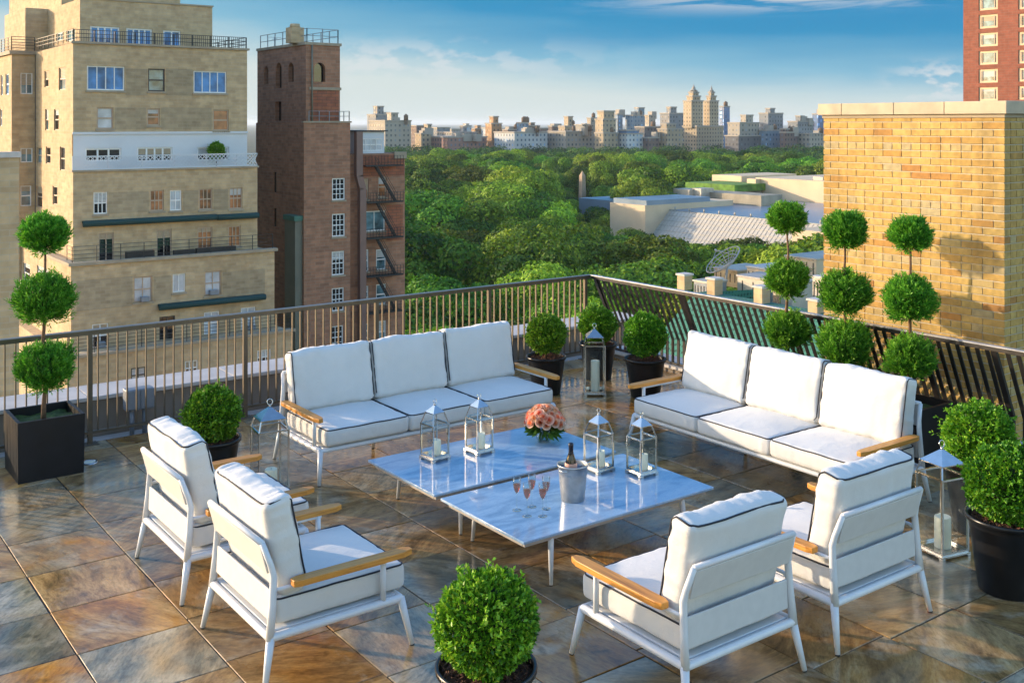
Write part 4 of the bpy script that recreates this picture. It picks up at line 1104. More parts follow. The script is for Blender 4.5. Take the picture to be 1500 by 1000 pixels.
# white storey
zw0 = on_y(240, 262, YA).z
white = [((125, 217.5, 177.5, 236.5), 3, 1), ((201, 216, 252.5, 236.5), 4, 1), ((289, 215.5, 335.5, 235), 2, 1)]
hw = [rect_y(r[0], YA) for r in white]
m = MB(); facade(m, 'y', YA-0.004, ux, xr1, zw0-1.5, z_wh, hw); m.box(ux-0.05, xr1+0.05, YA-0.10, YA-0.006, z_wh-0.12, z_wh+0.05)
A.part(m, 'white_wall', 'white_wall')
for r, h in zip(white, hw): window(A, 'y', YA, h, r[1], r[2], 'frame_w', 'pane_dark', 0.1, 0.12)
m = MB(); block(m, ux, xr1-0.01, YA+0.3, yb+6, zw0-12, z_wh-0.01, (), [h for h in hx if h[2] <= z_wh+0.05]); A.part(m, 'wall', 'tan_brick')
for r, h in zip(side, hx): window(A, 'x', ux, h, 1, 2, 'frame_t', 'pane_dark' if r[0][0] % 2 else 'pane_teal', 0.07, 0.06)
# third section with the lattice parapet
Y3 = YA-1.6; x3a = on_y(107, 260, Y3).x; x3b = on_y(377, 270, Y3).x
z3b = on_y(240, 380, Y3).z
row3 = [((137, 281.5, 157.5, 313.5), 3, 2, 'frame_w', 'pane_dark'), ((220, 278.5, 240, 309), 3, 2, 'frame_t', 'pane_copper'), ((249, 278.5, 266, 308.5), 2, 2, 'frame_w', 'pane_blind'), ((291.7, 276.5, 311, 307), 3, 2, 'frame_t', 'pane_copper'), ((336, 275, 355, 306), 3, 2, 'frame_t', 'pane_copper'),
        ((144.5, 341, 167, 383), 2, 1, 'frame_t', 'pane_dark'), ((229.5, 336, 251.5, 377), 2, 1, 'frame_t', 'pane_dark'), ((289.5, 332.5, 311, 364), 3, 2, 'frame_t', 'pane_copper'), ((334.5, 331, 352.5, 361), 3, 2, 'frame_t', 'pane_copper')]
h3 = [rect_y(r[0], Y3) for r in row3]
m = MB(); block(m, x3a, x3b, Y3, YA+0.28, z3b-2, z_l3, h3); A.part(m, 'wall', 'tan_brick')
for r, h in zip(row3, h3): window(A, 'y', Y3, h, r[1], r[2], r[3], r[4], 0.08, 0.06, sill='ledge' if h[3]-h[2] < 2.2 else None)
m = MB(); m.box(x3a-0.1, x3b+0.1, Y3-0.12, Y3+0.30, z_l3+0.003, z_l3+0.14); A.part(m, 'ledge', 'ledge')
m = MB(); za, zb_ = z_l3+0.16, z_l3+1.05
m.box(x3a, x3b, Y3-0.02, Y3+0.04, zb_, zb_+0.08); m.box(x3a, x3b, Y3-0.02, Y3+0.04, za-0.02, za+0.05)
st = 0.30; n = int((x3b-x3a)/st)
for k in range(n):
    xx = x3a+st*k
    m.bar((xx, Y3, za+0.05), (xx+min(0.85, x3b-xx), Y3, zb_), 0.05, 0.02, (0, 1, 0)); m.bar((xx+min(0.85, x3b-xx), Y3+0.025, za+0.05), (xx, Y3+0.025, zb_), 0.05, 0.02, (0, 1, 0))
    if k % 8 == 0: m.box(xx-0.04, xx+0.04, Y3+0.04, Y3+0.1, za, zb_+0.08)
A.part(m, 'lattice_parapet', 'white_wall')
for px in ((120, 318, 315, 327), (316, 313, 376, 320), (231, 434, 386, 449)):
    yy = Y3 if px[1] < 400 else YA-3.6
    h = rect_y(px, yy); m = MB(); zc = (h[2]+h[3])/2
    m.tube([(h[0], yy-0.35, zc), (h[1], yy-0.35, zc)], 0.22, 10); m.box(h[0], h[1], yy-0.3, yy-0.003, zc+0.02, zc+0.2)
    A.part(m, 'rolled_awning', 'awning')
# fourth section
Y4 = YA-3.6; x4a = on_y(104, 400, Y4).x; x4b = on_y(402, 400, Y4).x; z4 = on_y(250, 379, Y4).z; z4b = on_y(250, 500, Y4).z
row4 = [((196, 405, 223, 442), 2, 2, 'frame_t', 'pane_blind'), ((253, 401, 271.5, 428), 2, 1, 'frame_w', 'pane_blind'), ((300, 397, 324, 432), 2, 2, 'frame_t', 'pane_blind'),
        ((135, 474, 159, 509), 2, 2, 'frame_w', 'pane_dark'), ((233.5, 463, 256.5, 503), 2, 3, 'frame_d', 'pane_dark'), ((299, 456.5, 321.5, 490), 2, 2, 'frame_w', 'pane_blind'), ((353, 450, 374.5, 485), 2, 2, 'frame_w', 'pane_blind')]
h4 = [rect_y(r[0], Y4) for r in row4]
s4 = [((34, 386, 44, 416), 1, 2), ((54, 392, 72, 412), 1, 2)]
hs4 = [rect_x(r[0], x4a) for r in s4]
m = MB(); block(m, x4a, x4b, Y4, yb+4, z4b-3, z4, h4, hs4); A.part(m, 'wall', 'tan_brick')
for r, h in zip(row4, h4): window(A, 'y', Y4, h, r[1], r[2], r[3], r[4], 0.08, 0.06, sill='ledge')
for r, h in zip(s4, hs4): window(A, 'x', x4a, h, 1, 2, 'frame_w', 'pane_dark', 0.07, 0.06)
m = MB(); m.box(x4a-0.2, x4b+0.2, Y4-0.2, Y4+0.35, z4+0.003, z4+0.22); m.box(x4a-0.2, x4a+0.35, Y4+0.352, yb+2, z4+0.003, z4+0.22); A.part(m, 'ledge', 'ledge')
m = MB(); bars_rail(m, [(x4a+0.1, Y4+1.5, z4+0.2), (x4a+0.1, Y4+0.1, z4+0.2), (x4b-0.1, Y4+0.1, z4+0.2)], 1.1, 4, 1.6, 0.022); A.part(m, 'terrace_railing', 'dark_metal')
for px in ((185, 368, 226, 378), (255, 366, 285, 374), (288, 362, 345, 371)):
    h = rect_y(px, Y4+0.6); m = MB(); m.box(h[0], h[1], Y4+0.5, Y4+0.9, h[2], h[3]); A.part(m, 'planter_box', 'dark_metal')
# fifth section
Y5 = YA-6.2; x5a = on_y(100, 540, Y5).x; x5b = on_y(428, 500, Y5).x; z5 = on_y(260, 506, Y5).z
row5 = [((192, 538, 214, 561), 2, 2, 'frame_d', 'pane_blind'), ((271, 528, 290, 550), 3, 2, 'frame_w', 'pane_dark'), ((377, 512, 397, 534), 3, 2, 'frame_w', 'pane_dark')]
h5 = [rect_y(r[0], Y5) for r in row5]
m = MB(); block(m, x5a, x5b, Y5, yb+2, GZ, z5, h5); A.part(m, 'wall', 'tan_brick')
for r, h in zip(row5, h5): window(A, 'y', Y5, h, r[1], r[2], r[3], r[4], 0.08, 0.06, sill='ledge')
m = MB(); m.box(x5a-0.2, x5b+0.2, Y5-0.2, Y5+0.35, z5+0.003, z5+0.2); A.part(m, 'ledge', 'ledge')
m = MB(); bars_rail(m, [(x5a+0.1, Y5+0.1, z5+0.2), (x5b-0.1, Y5+0.1, z5+0.2)], 1.5, 6, 1.6, 0.022); A.part(m, 'terrace_railing', 'dark_metal')
# roof terrace railing, penthouse and left wing
m = MB(); m.box(ux-0.15, xr1+0.15, YA-0.15, YA+0.3, z_top+0.003, z_top+0.16); A.part(m, 'ledge', 'ledge')
m = MB(); bars_rail(m, [(ux+0.05, yb, z_top+0.16), (ux+0.05, YA+0.05, z_top+0.16), (xr1-0.05, YA+0.05, z_top+0.16), (xr1-0.05, YA+9, z_top+0.16)], 0.85, 3, 1.5, 0.03)
k = int((xr1-ux)/0.16)
for i in range(k): m.box(ux+0.1+0.16*i, ux+0.13+0.16*i, YA+0.04, YA+0.06, z_top+0.16, z_top+0.98)
A.part(m, 'roof_railing', 'dark_metal')
YP = YA+2.6; pxl = on_y(117, 40, YP).x; pxr = on_y(311, 40, YP).x; zp = on_y(311, 11, YP).z
rowp = [((132, 39, 175.5, 66), 4, 1), ((185, 42, 223, 67), 4, 1), ((239, 45, 264.7, 69), 2, 1)]
hp = [rect_y(r[0], YP) for r in rowp]
sp_ = [((82, 48, 92, 60), 2, 1), ((97, 43, 110, 60), 2, 1)]; hsp = [rect_x(r[0], pxl) for r in sp_]
m = MB(); block(m, pxl, pxr, YP, YP+13, z_top-0.1, zp, hp, hsp); A.part(m, 'penthouse_wall', 'tan_brick')
for r, h in zip(rowp, hp): window(A, 'y', YP, h, r[1], 1, 'frame_w', 'pane_blue', 0.12, 0.12)
for r, h in zip(sp_, hsp): window(A, 'x', pxl, h, 2, 1, 'frame_w', 'pane_teal', 0.08, 0.07)
m = MB(); m.box(pxl-0.08, pxr+0.08, YP-0.08, YP+0.3, zp+0.003, zp+0.12); A.part(m, 'ledge', 'ledge')
m = MB(); block(m, on_y(90, 0, 100).x, on_y(264, 0, 100).x, 100, 122, GZ, 19); A.part(m, 'penthouse_wall', 'tan_brick')
m = MB(); x_t = on_x(30, 40, pxl-6).x
YT = YA+12.5
tx0, tx1 = on_y(37, 40, YT).x, on_y(56, 40, YT).x
m = MB(); block(m, tx0, tx1+4, YT, YT+8, z_top-1, on_y(45, 12, YT).z); A.part(m, 'stair_tower', 'tan_brick')
yw = yb-0.3; wx0 = on_y(17, 150, yw).x; wx1 = on_y(50.5, 150, yw).x; zw = on_y(30, 80, yw).z
roww = [((30, 107, 48, 138), 2, 1), ((30, 217, 48, 238), 2, 1), ((30, 272, 46, 302), 1, 2), ((30, 327, 44, 352), 1, 2)]
hw_ = [rect_y(r[0], yw) for r in roww]
ws = [((1, 110, 4, 140), 1, 2), ((8, 108, 13, 139), 1, 2), ((0, 160, 3, 185), 1, 2)]; hws = [rect_x(r[0], wx0) for r in ws]
m = MB(); block(m, wx0, wx1+3, yw, yw+16, GZ, zw, hw_, hws); A.part(m, 'wing_wall', 'tan_brick')
for r, h in zip(roww, hw_): window(A, 'y', yw, h, r[1], r[2], 'frame_w', 'pane_teal', 0.08, 0.07)
for r, h in zip(ws, hws): window(A, 'x', wx0, h, r[1], r[2], 'frame_w', 'pane_blue', 0.08, 0.07)
m = MB(); m.box(wx0-0.2, wx1+0.2, yw-0.2, yw+0.3, zw+0.003, zw+0.3); m.box(wx0-0.2, wx0+0.3, yw+0.302, yw+16, zw+0.003, zw+0.3); A.part(m, 'ledge', 'ledge')
m = MB(); bars_rail(m, [(wx0, yw+12, zw+0.3), (wx0, yw, zw+0.3), (wx1, yw, zw+0.3)], 1.1, 5, 1.4, 0.03); A.part(m, 'roof_railing', 'dark_metal')
m = MB(); m.tube([(wx1+0.1, yw-0.15, -30), (wx1+0.1, yw-0.15, zw)], 0.1, 8); A.part(m, 'drain_pipe', 'dark_metal')
q = on_y(317, 236, YA-0.7); sh = thing('terrace_shrub', 'small leafy shrub on the white storey terrace of the tan building', 'shrub', (q.x, q.y, z_l3+0.14))
f_ = link('foliage', BOXM[1], sh, 0, (0, 0, 1.15)); f_.scale = (2.9, 2.6, 3.2); st_ = link('stem', STEMB, sh, 0, (0, 0, -1.1)); st_.scale = (3, 3, 3)
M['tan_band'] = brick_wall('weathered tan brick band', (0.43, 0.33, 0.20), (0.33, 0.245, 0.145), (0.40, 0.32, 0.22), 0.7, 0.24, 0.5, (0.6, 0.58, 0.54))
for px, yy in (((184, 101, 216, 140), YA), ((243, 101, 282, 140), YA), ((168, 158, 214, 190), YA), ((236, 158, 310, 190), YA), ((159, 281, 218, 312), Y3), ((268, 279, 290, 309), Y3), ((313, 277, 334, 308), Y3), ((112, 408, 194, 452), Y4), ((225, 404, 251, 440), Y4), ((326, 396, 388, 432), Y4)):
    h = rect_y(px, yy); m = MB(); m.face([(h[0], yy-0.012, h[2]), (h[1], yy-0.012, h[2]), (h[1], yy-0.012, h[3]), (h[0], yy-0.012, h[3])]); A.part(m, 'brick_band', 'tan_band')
for px, yy in (((205, 434, 217, 441), Y4), ((306, 424, 318, 431), Y4), ((141, 500, 153, 508), Y4), ((362, 476, 372, 484), Y4)):
    h = rect_y(px, yy); m = MB(); m.box(h[0], h[1], yy-0.35, yy+0.05, h[2], h[3]); A.part(m, 'air_conditioner', 'greybox', 0.02)
# ---- brick slab at the extreme left
YC = 45.0; xc = on_y(28, 250, YC).x
C_ = Bld('apartment_building', 'plain tan brick building corner at the extreme left edge, nearer than the others', 'building', (xc-6, YC, GZ))
zc_ = on_y(14, 231, YC).z
m = MB(); block(m, xc-9, xc, YC, YC+7, GZ, zc_); C_.part(m, 'wall', 'tan_brick')
m = MB(); m.box(xc-9.1, xc+0.06, YC-0.08, YC+0.4, zc_+0.003, zc_+0.22); C_.part(m, 'coping', 'coping')

# ---- dark brown brick tower house
YB = 88.0
bx_ = on_y(448, 64, YB).x; bxr = on_y(498, 75, YB).x; ybk = on_x(377, 80, bx_).y
B = Bld('apartment_building', 'dark brown brick building with a square arched tower and a fire escape', 'building', (bx_, YB, GZ))
zt = on_y(473, 67, YB).z; zl = on_y(475, 180, YB).z
def arch_hole(h): return h
tow_x = [((386.5, 97, 393, 124)), ((404, 92, 412.4, 129)), ((422.4, 92, 430, 120)), ((403, 149, 412, 177))]
hxB = [rect_x(r, bx_) for r in tow_x]; hyB = [rect_y((460, 92, 476.5, 120), YB)]
win_f = [(486.5, 261, 505.5, 293), (486.5, 313, 505.5, 346.5), (486, 368, 504.5, 403), (486, 421.5, 504, 455.5), (485, 477, 503, 511)]
xm = on_y(445, 300, YB-0.5).x; xm2 = on_y(513, 300, YB-0.5).x
m = MB(); block(m, bx_, bxr, YB, ybk, zl-1, zt, hyB, hxB, 0.5); 
B.part(m, 'tower_wall', 'brown_brick')
def arch_fill(axis, pl, h, nm):
    """round-headed surround that narrows the square opening, and the dark pane behind"""
    a0, a1, z0, z1 = h; r = (a1-a0)/2; c = (a0+a1)/2; zs = z1-r
    def pt(a, z, q): return (a, pl+q, z) if axis == 'y' else (pl+q, a, z)
    m = MB(); K = 8
    for s in (-1, 1):
        for k in range(K):
            t0, t1 = PI/2*k/K, PI/2*(k+1)/K
            p0 = (c+s*r*math.cos(t0), zs+r*math.sin(t0)); p1 = (c+s*r*math.cos(t1), zs+r*math.sin(t1))
            q = [pt(p0[0], p0[1], 0.004), pt(p1[0], p1[1], 0.004), pt(p1[0], z1, 0.004), pt(p0[0], z1, 0.004)]
            m.face(q if (s > 0) == (axis == 'y') else q[::-1])
            q = [pt(p0[0], p0[1], 0.004), pt(p0[0], p0[1], 0.45), pt(p1[0], p1[1], 0.45), pt(p1[0], p1[1], 0.004)]; m.face(q)
    o = B.part(m, nm, 'brown_brick')
    m = MB(); q = [pt(a0, z0, 0.42), pt(a1, z0, 0.42), pt(a1, z1, 0.42), pt(a0, z1, 0.42)]; m.face(q if axis == 'y' else q[::-1]); m.build('pane', 'pane_dark', o)
    return o
for h in hxB[:3]: arch_fill('x', bx_, h, 'arched_window')
arch_fill('y', YB, hyB[0], 'arched_window')
h = hxB[3]; m = MB(); m.face([(bx_+0.4, h[1], h[2]), (bx_+0.4, h[0], h[2]), (bx_+0.4, h[0], h[3]), (bx_+0.4, h[1], h[3])]); B.part(m, 'slot_window', 'pane_dark')
m = MB(); m.box(bx_-0.12, bxr+0.12, YB-0.12, ybk, zt+0.003, zt+0.25); B.part(m, 'coping', 'ledge')
zq = on_y(473, 130, YB).z
m = MB(); m.box(bx_+0.3, bxr+0.1, YB-0.1, YB-0.003, zq-0.12, zq+0.12); B.part(m, 'string_course', 'ledge')
h = rect_y((455, 133, 496, 177), YB); m = MB(); m.face([(h[0], YB-0.004, h[2]), (h[1], YB-0.004, h[2]), (h[1], YB-0.004, h[3]), (h[0], YB-0.004, h[3])]); B.part(m, 'red_brick_panel', 'red_brick')
m = MB(); m.tube([(bx_+0.55, YB-0.12, zl), (bx_+0.55, YB-0.12, zt)], 0.07, 8); B.part(m, 'drain_pipe', 'shaftgrey')
m = MB(); bars_rail(m, [(bx_+0.2, ybk-0.3, zt+0.25), (bx_+0.2, YB+0.2, zt+0.25), (bxr-0.1, YB+0.2, zt+0.25), (bxr-0.1, ybk-0.3, zt+0.25)], 1.25, 2, 1.8, 0.035); B.part(m, 'roof_railing', 'greybox')
cc_ = on_y(432, 50, YB+2); m = MB(); w_ = 0.62; z0_ = zt+0.25; z1_ = on_y(432, 41, YB+2).z
m.box(cc_.x-w_, cc_.x+w_, YB+1.4, YB+2.6, z0_, z1_); m.tube([(cc_.x, YB+2, z1_), (cc_.x, YB+2, z1_+0.35)], [0.5, 0.42], 12); B.part(m, 'chimney', 'tan_brick')
m = MB(); pa = on_x(398, 62, bx_); m.tube([(bx_+0.3, pa.y, zt), (bx_+0.3, pa.y, zt+1.2)], 0.04, 6); m.bar((bx_-0.4, pa.y, zt+1.15), (bx_+1.0, pa.y, zt+1.15), 0.03, 0.03); m.bar((bx_+0.3, pa.y-0.6, zt+1.0), (bx_+0.3, pa.y+0.6, zt+1.0), 0.03, 0.03); B.part(m, 'antenna', 'greybox')
hF = [rect_y(r, YB-0.5) for r in win_f]
slot = [rect_x(r, xm) for r in ((400, 252, 405, 282), (400, 305, 405, 332))]
yb2 = on_x(375, 150, xm).y
m = MB(); block(m, xm, xm2, YB-0.5, yb2, GZ, zl, hF, slot); B.part(m, 'wall', 'brown_brick')
for h in hF: window(B, 'y', YB-0.5, h, 3, 4, 'frame_w', 'pane_dark', 0.11, 0.06, sill='ledge')
m = MB()
for h in slot: m.face([(xm+0.15, h[1], h[2]), (xm+0.15, h[0], h[2]), (xm+0.15, h[0], h[3]), (xm+0.15, h[1], h[3])])
B.part(m, 'slot_window', 'pane_dark')
m = MB(); m.box(xm-0.1, xm2+0.1, YB-0.6, YB-0.2, zl+0.003, zl+0.15); B.part(m, 'coping', 'ledge')
m = MB(); bars_rail(m, [(xm+0.6, YB-0.3, zl+0.15), (xm2, YB-0.3, zl+0.15), (xm2, YB+5, zl+0.15)], 0.9, 2, 1.1, 0.03); B.part(m, 'roof_railing', 'greybox')
g0 = on_x(443, 330, xm); g1 = on_x(427.5, 330, xm); zf = on_x(435, 322, xm).z
m = MB(); m.box(xm-0.7, xm-0.003, g0.y, g1.y, GZ, zf); f = B.part(m, 'flue', 'shaftgrey')
m = MB(); m.box(xm-0.82, xm+0.002, g0.y-0.1, g1.y+0.1, zf+0.003, zf+0.45); m.build('flue_cap', 'copper', f)
# right wing with the fire escape
YW = YB+0.6; xw2 = on_y(593, 300, YW).x; zw2 = on_y(555, 225, YW).z
row_w = [((533, 309, 564, 338.5), 2, 1), ((528, 365.5, 540, 398), 1, 2), ((551, 365, 565.5, 395), 1, 2), ((529, 419, 540, 437), 1, 2), ((551, 416, 565.5, 446), 1, 2), ((529, 474, 540, 496), 1, 2), ((551, 470, 565.5, 502), 1, 2), ((531, 262, 540, 292), 1, 2), ((554, 259, 566, 289), 1, 2)]
hW = [rect_y(r[0], YW) for r in row_w]
m = MB(); block(m, xm2-0.2, xw2, YW, yb2, GZ, zw2, hW); B.part(m, 'wing_wall', 'brown_brick')
for i, (r, h) in enumerate(zip(row_w, hW)): window(B, 'y', YW, h, r[1], r[2], 'frame_w' if i < 7 else 'frame_t', 'pane_teal' if i < 7 else 'pane_copper', 0.1, 0.08, sill='ledge')
for px in ((530, 227, 592, 258), (566, 300, 590, 352)):
    h = rect_y(px, YW); m = MB(); m.face([(h[0], YW-0.004, h[2]), (h[1], YW-0.004, h[2]), (h[1], YW-0.004, h[3]), (h[0], YW-0.004, h[3])]); B.part(m, 'red_brick_panel', 'red_brick')
m = MB(); m.box(xw2-1.2, xw2+0.12, YW-0.15, YW+0.5, zw2-0.5, zw2+0.12); B.part(m, 'coping', 'ledge')
hb = rect_y((524, 193, 563, 224), YW+0.8); m = MB(); hh = [rect_y((526, 203, 560, 221), YW+0.8)]
block(m, hb[0], hb[1], YW+0.8, YW+6, zw2-0.3, hb[3], hh, (), 0.12); B.part(m, 'penthouse_wall', 'white_wall')
window(B, 'y', YW+0.8, hh[0], 4, 2, 'frame_w', 'pane_blind', 0.08, 0.06, 0.12)
m = MB(); m.box(hb[0]-0.2, hb[1]+0.3, YW+0.6, YW+6, hb[3]+0.003, hb[3]+0.12); B.part(m, 'penthouse_roof', 'dark_metal')
dx0, dx1 = on_y(514, 300, YW).x, on_y(523, 300, YW).x; zd = on_y(518, 193, YW).z; zk0, zk1 = on_y(518, 258, YW).z, on_y(522, 275, YW).z; ds = on_y(528, 300, YW).x-dx1
m = MB(); m.box(dx0, dx1, YW-1.15, YW-0.62, zk0, zd); m.bar(((dx0+dx1)/2, YW-0.9, zk0+0.05), ((dx0+dx1)/2+ds, YW-0.9, zk1-0.05), dx1-dx0, 0.5, (0, 1, 0)); m.box(dx0+ds, dx1+ds, YW-1.15, YW-0.62, GZ, zk1); B.part(m, 'duct', 'duct')
m = MB(); fl = [(528, 583, 242), (530, 583, 295), (530, 583, 347), (530, 583, 402), (530, 583, 455)]
prev = None
for (pa, pb, py) in fl:
    a = on_y(pa, py, YW).x; b_ = on_y(pb, py, YW).x; z = on_y(556, py, YW).z
    for k in range(7): m.box(a, b_, YW-0.15-0.14*k, YW-0.10-0.14*k, z, z+0.05)
    m.box(a, b_, YW-1.05, YW-1.0, z-0.08, z+0.06)
    for q in range(3): m.box(a, b_, YW-1.04, YW-1.01, z+0.3+0.3*q, z+0.33+0.3*q)
    k = 12
    for q in range(k+1): xx = a+(b_-a)*q/k; m.box(xx-0.015, xx+0.015, YW-1.04, YW-1.01, z, z+0.93)
    if prev is not None:
        p0 = Vector((prev[1]+(b_-a)*0.30, YW-0.75, prev[0])); p1 = Vector((a+(b_-a)*0.82, YW-0.75, z))
        for s in (-0.2, 0.2):
            m.bar(p0+Vector((0, s, 0)), p1+Vector((0, s, 0)), 0.05, 0.14); m.bar(p0+Vector((0, s, 0.8)), p1+Vector((0, s, 0.8)), 0.03, 0.03)
        for q in range(13): c = p0.lerp(p1, (q+0.5)/13); m.box(c.x-0.1, c.x+0.1, c.y-0.2, c.y+0.2, c.z-0.015, c.z+0.015)
    prev = (z, a)
B.part(m, 'fire_escape', 'dark_metal')

# ---- rust red brick tower (top right)
xR = 158.63
R_ = Bld('apartment_tower', 'rust red brick apartment tower behind the chimney at the top right', 'building', (xR, 80, GZ))
y_hi = on_x(1411, 70, xR).y; y_lo = on_x(1540, 70, xR).y
cols_ = [(1433.5, 1461.5), (1491.5, 1520)]
hR = []
for ci, (pa, pb) in enumerate(cols_):
    for k in range(-1, 9):
        yc = 5+26.6*k-(0 if ci == 0 else 2.0); hR.append(rect_x((pa, yc-10, pb, yc+10), xR))
m = MB(); block(m, xR, xR+20, y_lo, y_hi, GZ, hR[0][3]+8, (), hR, 0.25); R_.part(m, 'wall', 'rust_brick')
for h in hR: window(R_, 'x', xR, h, 1, 1, 'museum', 'pane_teal', 0.32, 0.1, 0.25)
for h in hR:
    m = MB()
    w = (h[1]-h[0]); 
    for q in (0.17, 0.83): m.box(xR+0.08, xR+0.14, h[0]+w*q-0.06, h[0]+w*q+0.06, h[2]+0.3, h[3]-0.3)
    R_.part(m, 'mullion', 'frame_t')

# ---- green mansard roof with brick piers, roof machinery (right, below the railing)
zN = -6.0
p0 = ground(998, 425, zN); xN = p0.x; yN1 = p0.y; yN0 = 24.0
Nb = Bld('rooftop', 'green netted mansard roof with a row of brick piers below the right railing', 'roof', (xN, 30, GZ))
M['netting'] = simple('green netting', (0.035, 0.15, 0.10), 0.85, 0, 0.25, 1.2)
nt = M['netting'].node_tree; bb = nt.nodes['Principled BSDF']
tc = N(nt, 'ShaderNodeTexCoord'); vo = N(nt, 'ShaderNodeTexVoronoi'); vo.inputs['Scale'].default_value = 4.0; vo.inputs['Randomness'].default_value = 0.15
L(nt, tc.outputs['Object'], vo.inputs['Vector'])
rr = ramp(nt, vo.outputs['Distance'], [(0.2, (0.012, 0.05, 0.035)), (0.5, (0.045, 0.19, 0.13))]); L(nt, rr.outputs[0], bb.inputs['Base Color'])
m = MB(); sl = 7.5
m.face([(xN-sl, yN1-0.0, zN-6.5), (xN-sl, yN0, zN-6.5), (xN, yN0, zN), (xN, yN1-1.0, zN)][::-1])
m.face([(xN-sl, yN1, zN-6.5), (xN, yN1-1.0, zN), (xN+26, yN1-1.0, zN-1.5), (xN+26, yN1, zN-6.5)])
Nb.part(m, 'mansard', 'netting')
m = MB(); m.box(xN-sl, xN+30, yN0, yN1, GZ, zN-6.52); Nb.part(m, 'wall', 'tan_brick')
m = MB(); m.box(xN+0.9, xN+26, yN0, yN1-1.01, zN-6.5, zN-1.4); Nb.part(m, 'roof_deck', 'netting')
m = MB(); m.box(xN+0.02, xN+0.89, yN0, yN1-1.02, zN-6.5, zN-0.005); Nb.part(m, 'ridge_wall', 'netting')
for px, top in ((1003, 403), (1047, 409), (1116, 421), (1196, 440)):
    q = on_x(px, top, xN+0.4); w = 0.27
    m = MB(); m.box(xN+0.1, xN+0.7, q.y-w, q.y+w, zN, q.z); o = Nb.part(m, 'pier', 'tan_brick')
    m = MB(); m.box(xN+0.04, xN+0.76, q.y-w-0.06, q.y+w+0.06, q.z+0.002, q.z+0.10); m.build('pier_cap', 'coping', o)
zNd = zN-1.42
def roofbox(name, label, cat, px, x, dep, mat, cap=None):
    h = rect_x(px, x); zN = zNd
    h = (h[0], h[1], h[2], max(h[3], zN+0.5))
    b = Bld(name, label, cat, (x+dep/2, (h[0]+h[1])/2, zN))
    m = MB(); m.box(x, x+dep, h[0], h[1], zN, h[3]-0.12); b.part(m, 'housing', mat, 0.03)
    m = MB(); m.box(x-0.06, x+dep+0.06, h[0]-0.06, h[1]+0.06, h[3]-0.118, h[3]); b.part(m, 'lid', cap or mat, 0.02)
    m = MB()
    for k in range(5): yy = h[0]+(h[1]-h[0])*(k+0.5)/5; m.box(x-0.02, x-0.002, yy-0.03, yy+0.03, zN+0.3, h[3]-0.3)
    b.part(m, 'grille', 'dark_metal')
    return b
roofbox('roof_hut', 'tan box hut under the satellite dish on the green-roofed building', 'roof hut', (1046, 393, 1080, 413), xN+10, 3, 'tan_brick', 'lightmetal')
roofbox('vent_unit', 'long pale ventilation unit with curved top beside the satellite dish', 'vent', (1094, 391, 1124, 407), xN+9, 2.5, 'lightmetal', 'coping')
roofbox('vent_unit', 'low dark vent unit at the left of the machinery on the green-roofed building', 'vent', (1016, 411, 1038, 418), xN+4, 1.5, 'greybox', 'lightmetal')
roofbox('vent_unit', 'tall pale machine cabinet next to the brick chimney edge', 'vent', (1190, 405, 1215, 445), xN+3, 2, 'lightmetal', 'coping')
roofbox('vent_unit', 'wide flat duct box in the middle of the machinery roof', 'vent', (1080, 408, 1160, 420), xN+6, 2, 'lightmetal', 'apron')
roofbox('roof_hut', 'stair hut with concrete wall farther back on the green-roofed building', 'roof hut', (1150, 376, 1196, 402), xN+16, 5, 'museum', 'lightmetal')
roofbox('vent_unit', 'small round-topped white vent at the front of the machinery roof', 'vent', (1132, 424, 1144, 434), xN+1.6, 0.5, 'lightmetal', 'coping')
# satellite dish
q = on_x(1062, 384, xN+9); zN = zNd; t = thing('satellite_dish', 'large mesh satellite dish on the neighbouring roof', 'satellite dish', (q.x, q.y, zN))
Rd = 1.25; ax = (Vector((-0.55, 0.25, 0.75))).normalized(); c0 = Vector((0, 0, q.z-zN))
rt = ax.to_track_quat('Z', 'Y').to_matrix()
m = MB()
def dpt(r, a): return c0+rt@Vector((r*math.cos(a), r*math.sin(a), 0.30*r*r-0.25))
for k in range(16): m.tube([dpt(Rd*i/6, 2*PI*k/16) for i in range(7)], 0.018, 5)
for i in range(1, 7): m.tube([dpt(Rd*i/6, 2*PI*k/28) for k in range(28)], 0.02 if i < 6 else 0.035, 5, True)
m.build('mesh_bowl', 'dish', t)
m = MB(); m.tube([(0, 0, 0), c0-ax*0.25], 0.07, 8); m.build('mast', 'dish', t)
m = MB(); m.tube([dpt(Rd, 0.5), c0+ax*0.95], 0.02, 5); m.tube([dpt(Rd, 2.6), c0+ax*0.95], 0.02, 5); m.tube([dpt(Rd, 4.7), c0+ax*0.95], 0.02, 5); m.tube([c0+ax*0.85, c0+ax*1.05], 0.07, 8); m.build('feed_arm', 'dish', t)

# ---- museum (middle right, among the park trees)
mx = 232.0
Mu = Bld('museum', 'long tan limestone museum with a blue-grey glass roof among the park trees', 'museum', (mx+30, 210, GZ))
zM = -23.0
a = ground(945, 305, zM); y_n = a.y; x_f = a.x; y_s = 150.0
m = MB(); m.box(x_f+5, x_f+62, y_s, y_n, GZ, zM-0.8); Mu.part(m, 'wall', 'museum')
m = MB(); m.box(x_f+2, x_f+60, y_s+1, y_n-1, zM-0.79, zM); Mu.part(m, 'glass_roof', 'museum_roof')
m = MB()
for k in range(60):
    yy = y_n-1-(y_n-y_s-2)*k/60; m.bar((x_f+2.0, yy, zM-0.22), (x_f-6.5, yy, zM-8.32), 0.22, 0.16, (0, 1, 0))
for k in range(7):
    f_ = k/6; m.bar((x_f+2-8.5*f_, y_s+1, zM-0.2-8.1*f_), (x_f+2-8.5*f_, y_n-1, zM-0.2-8.1*f_), 0.2, 0.12)
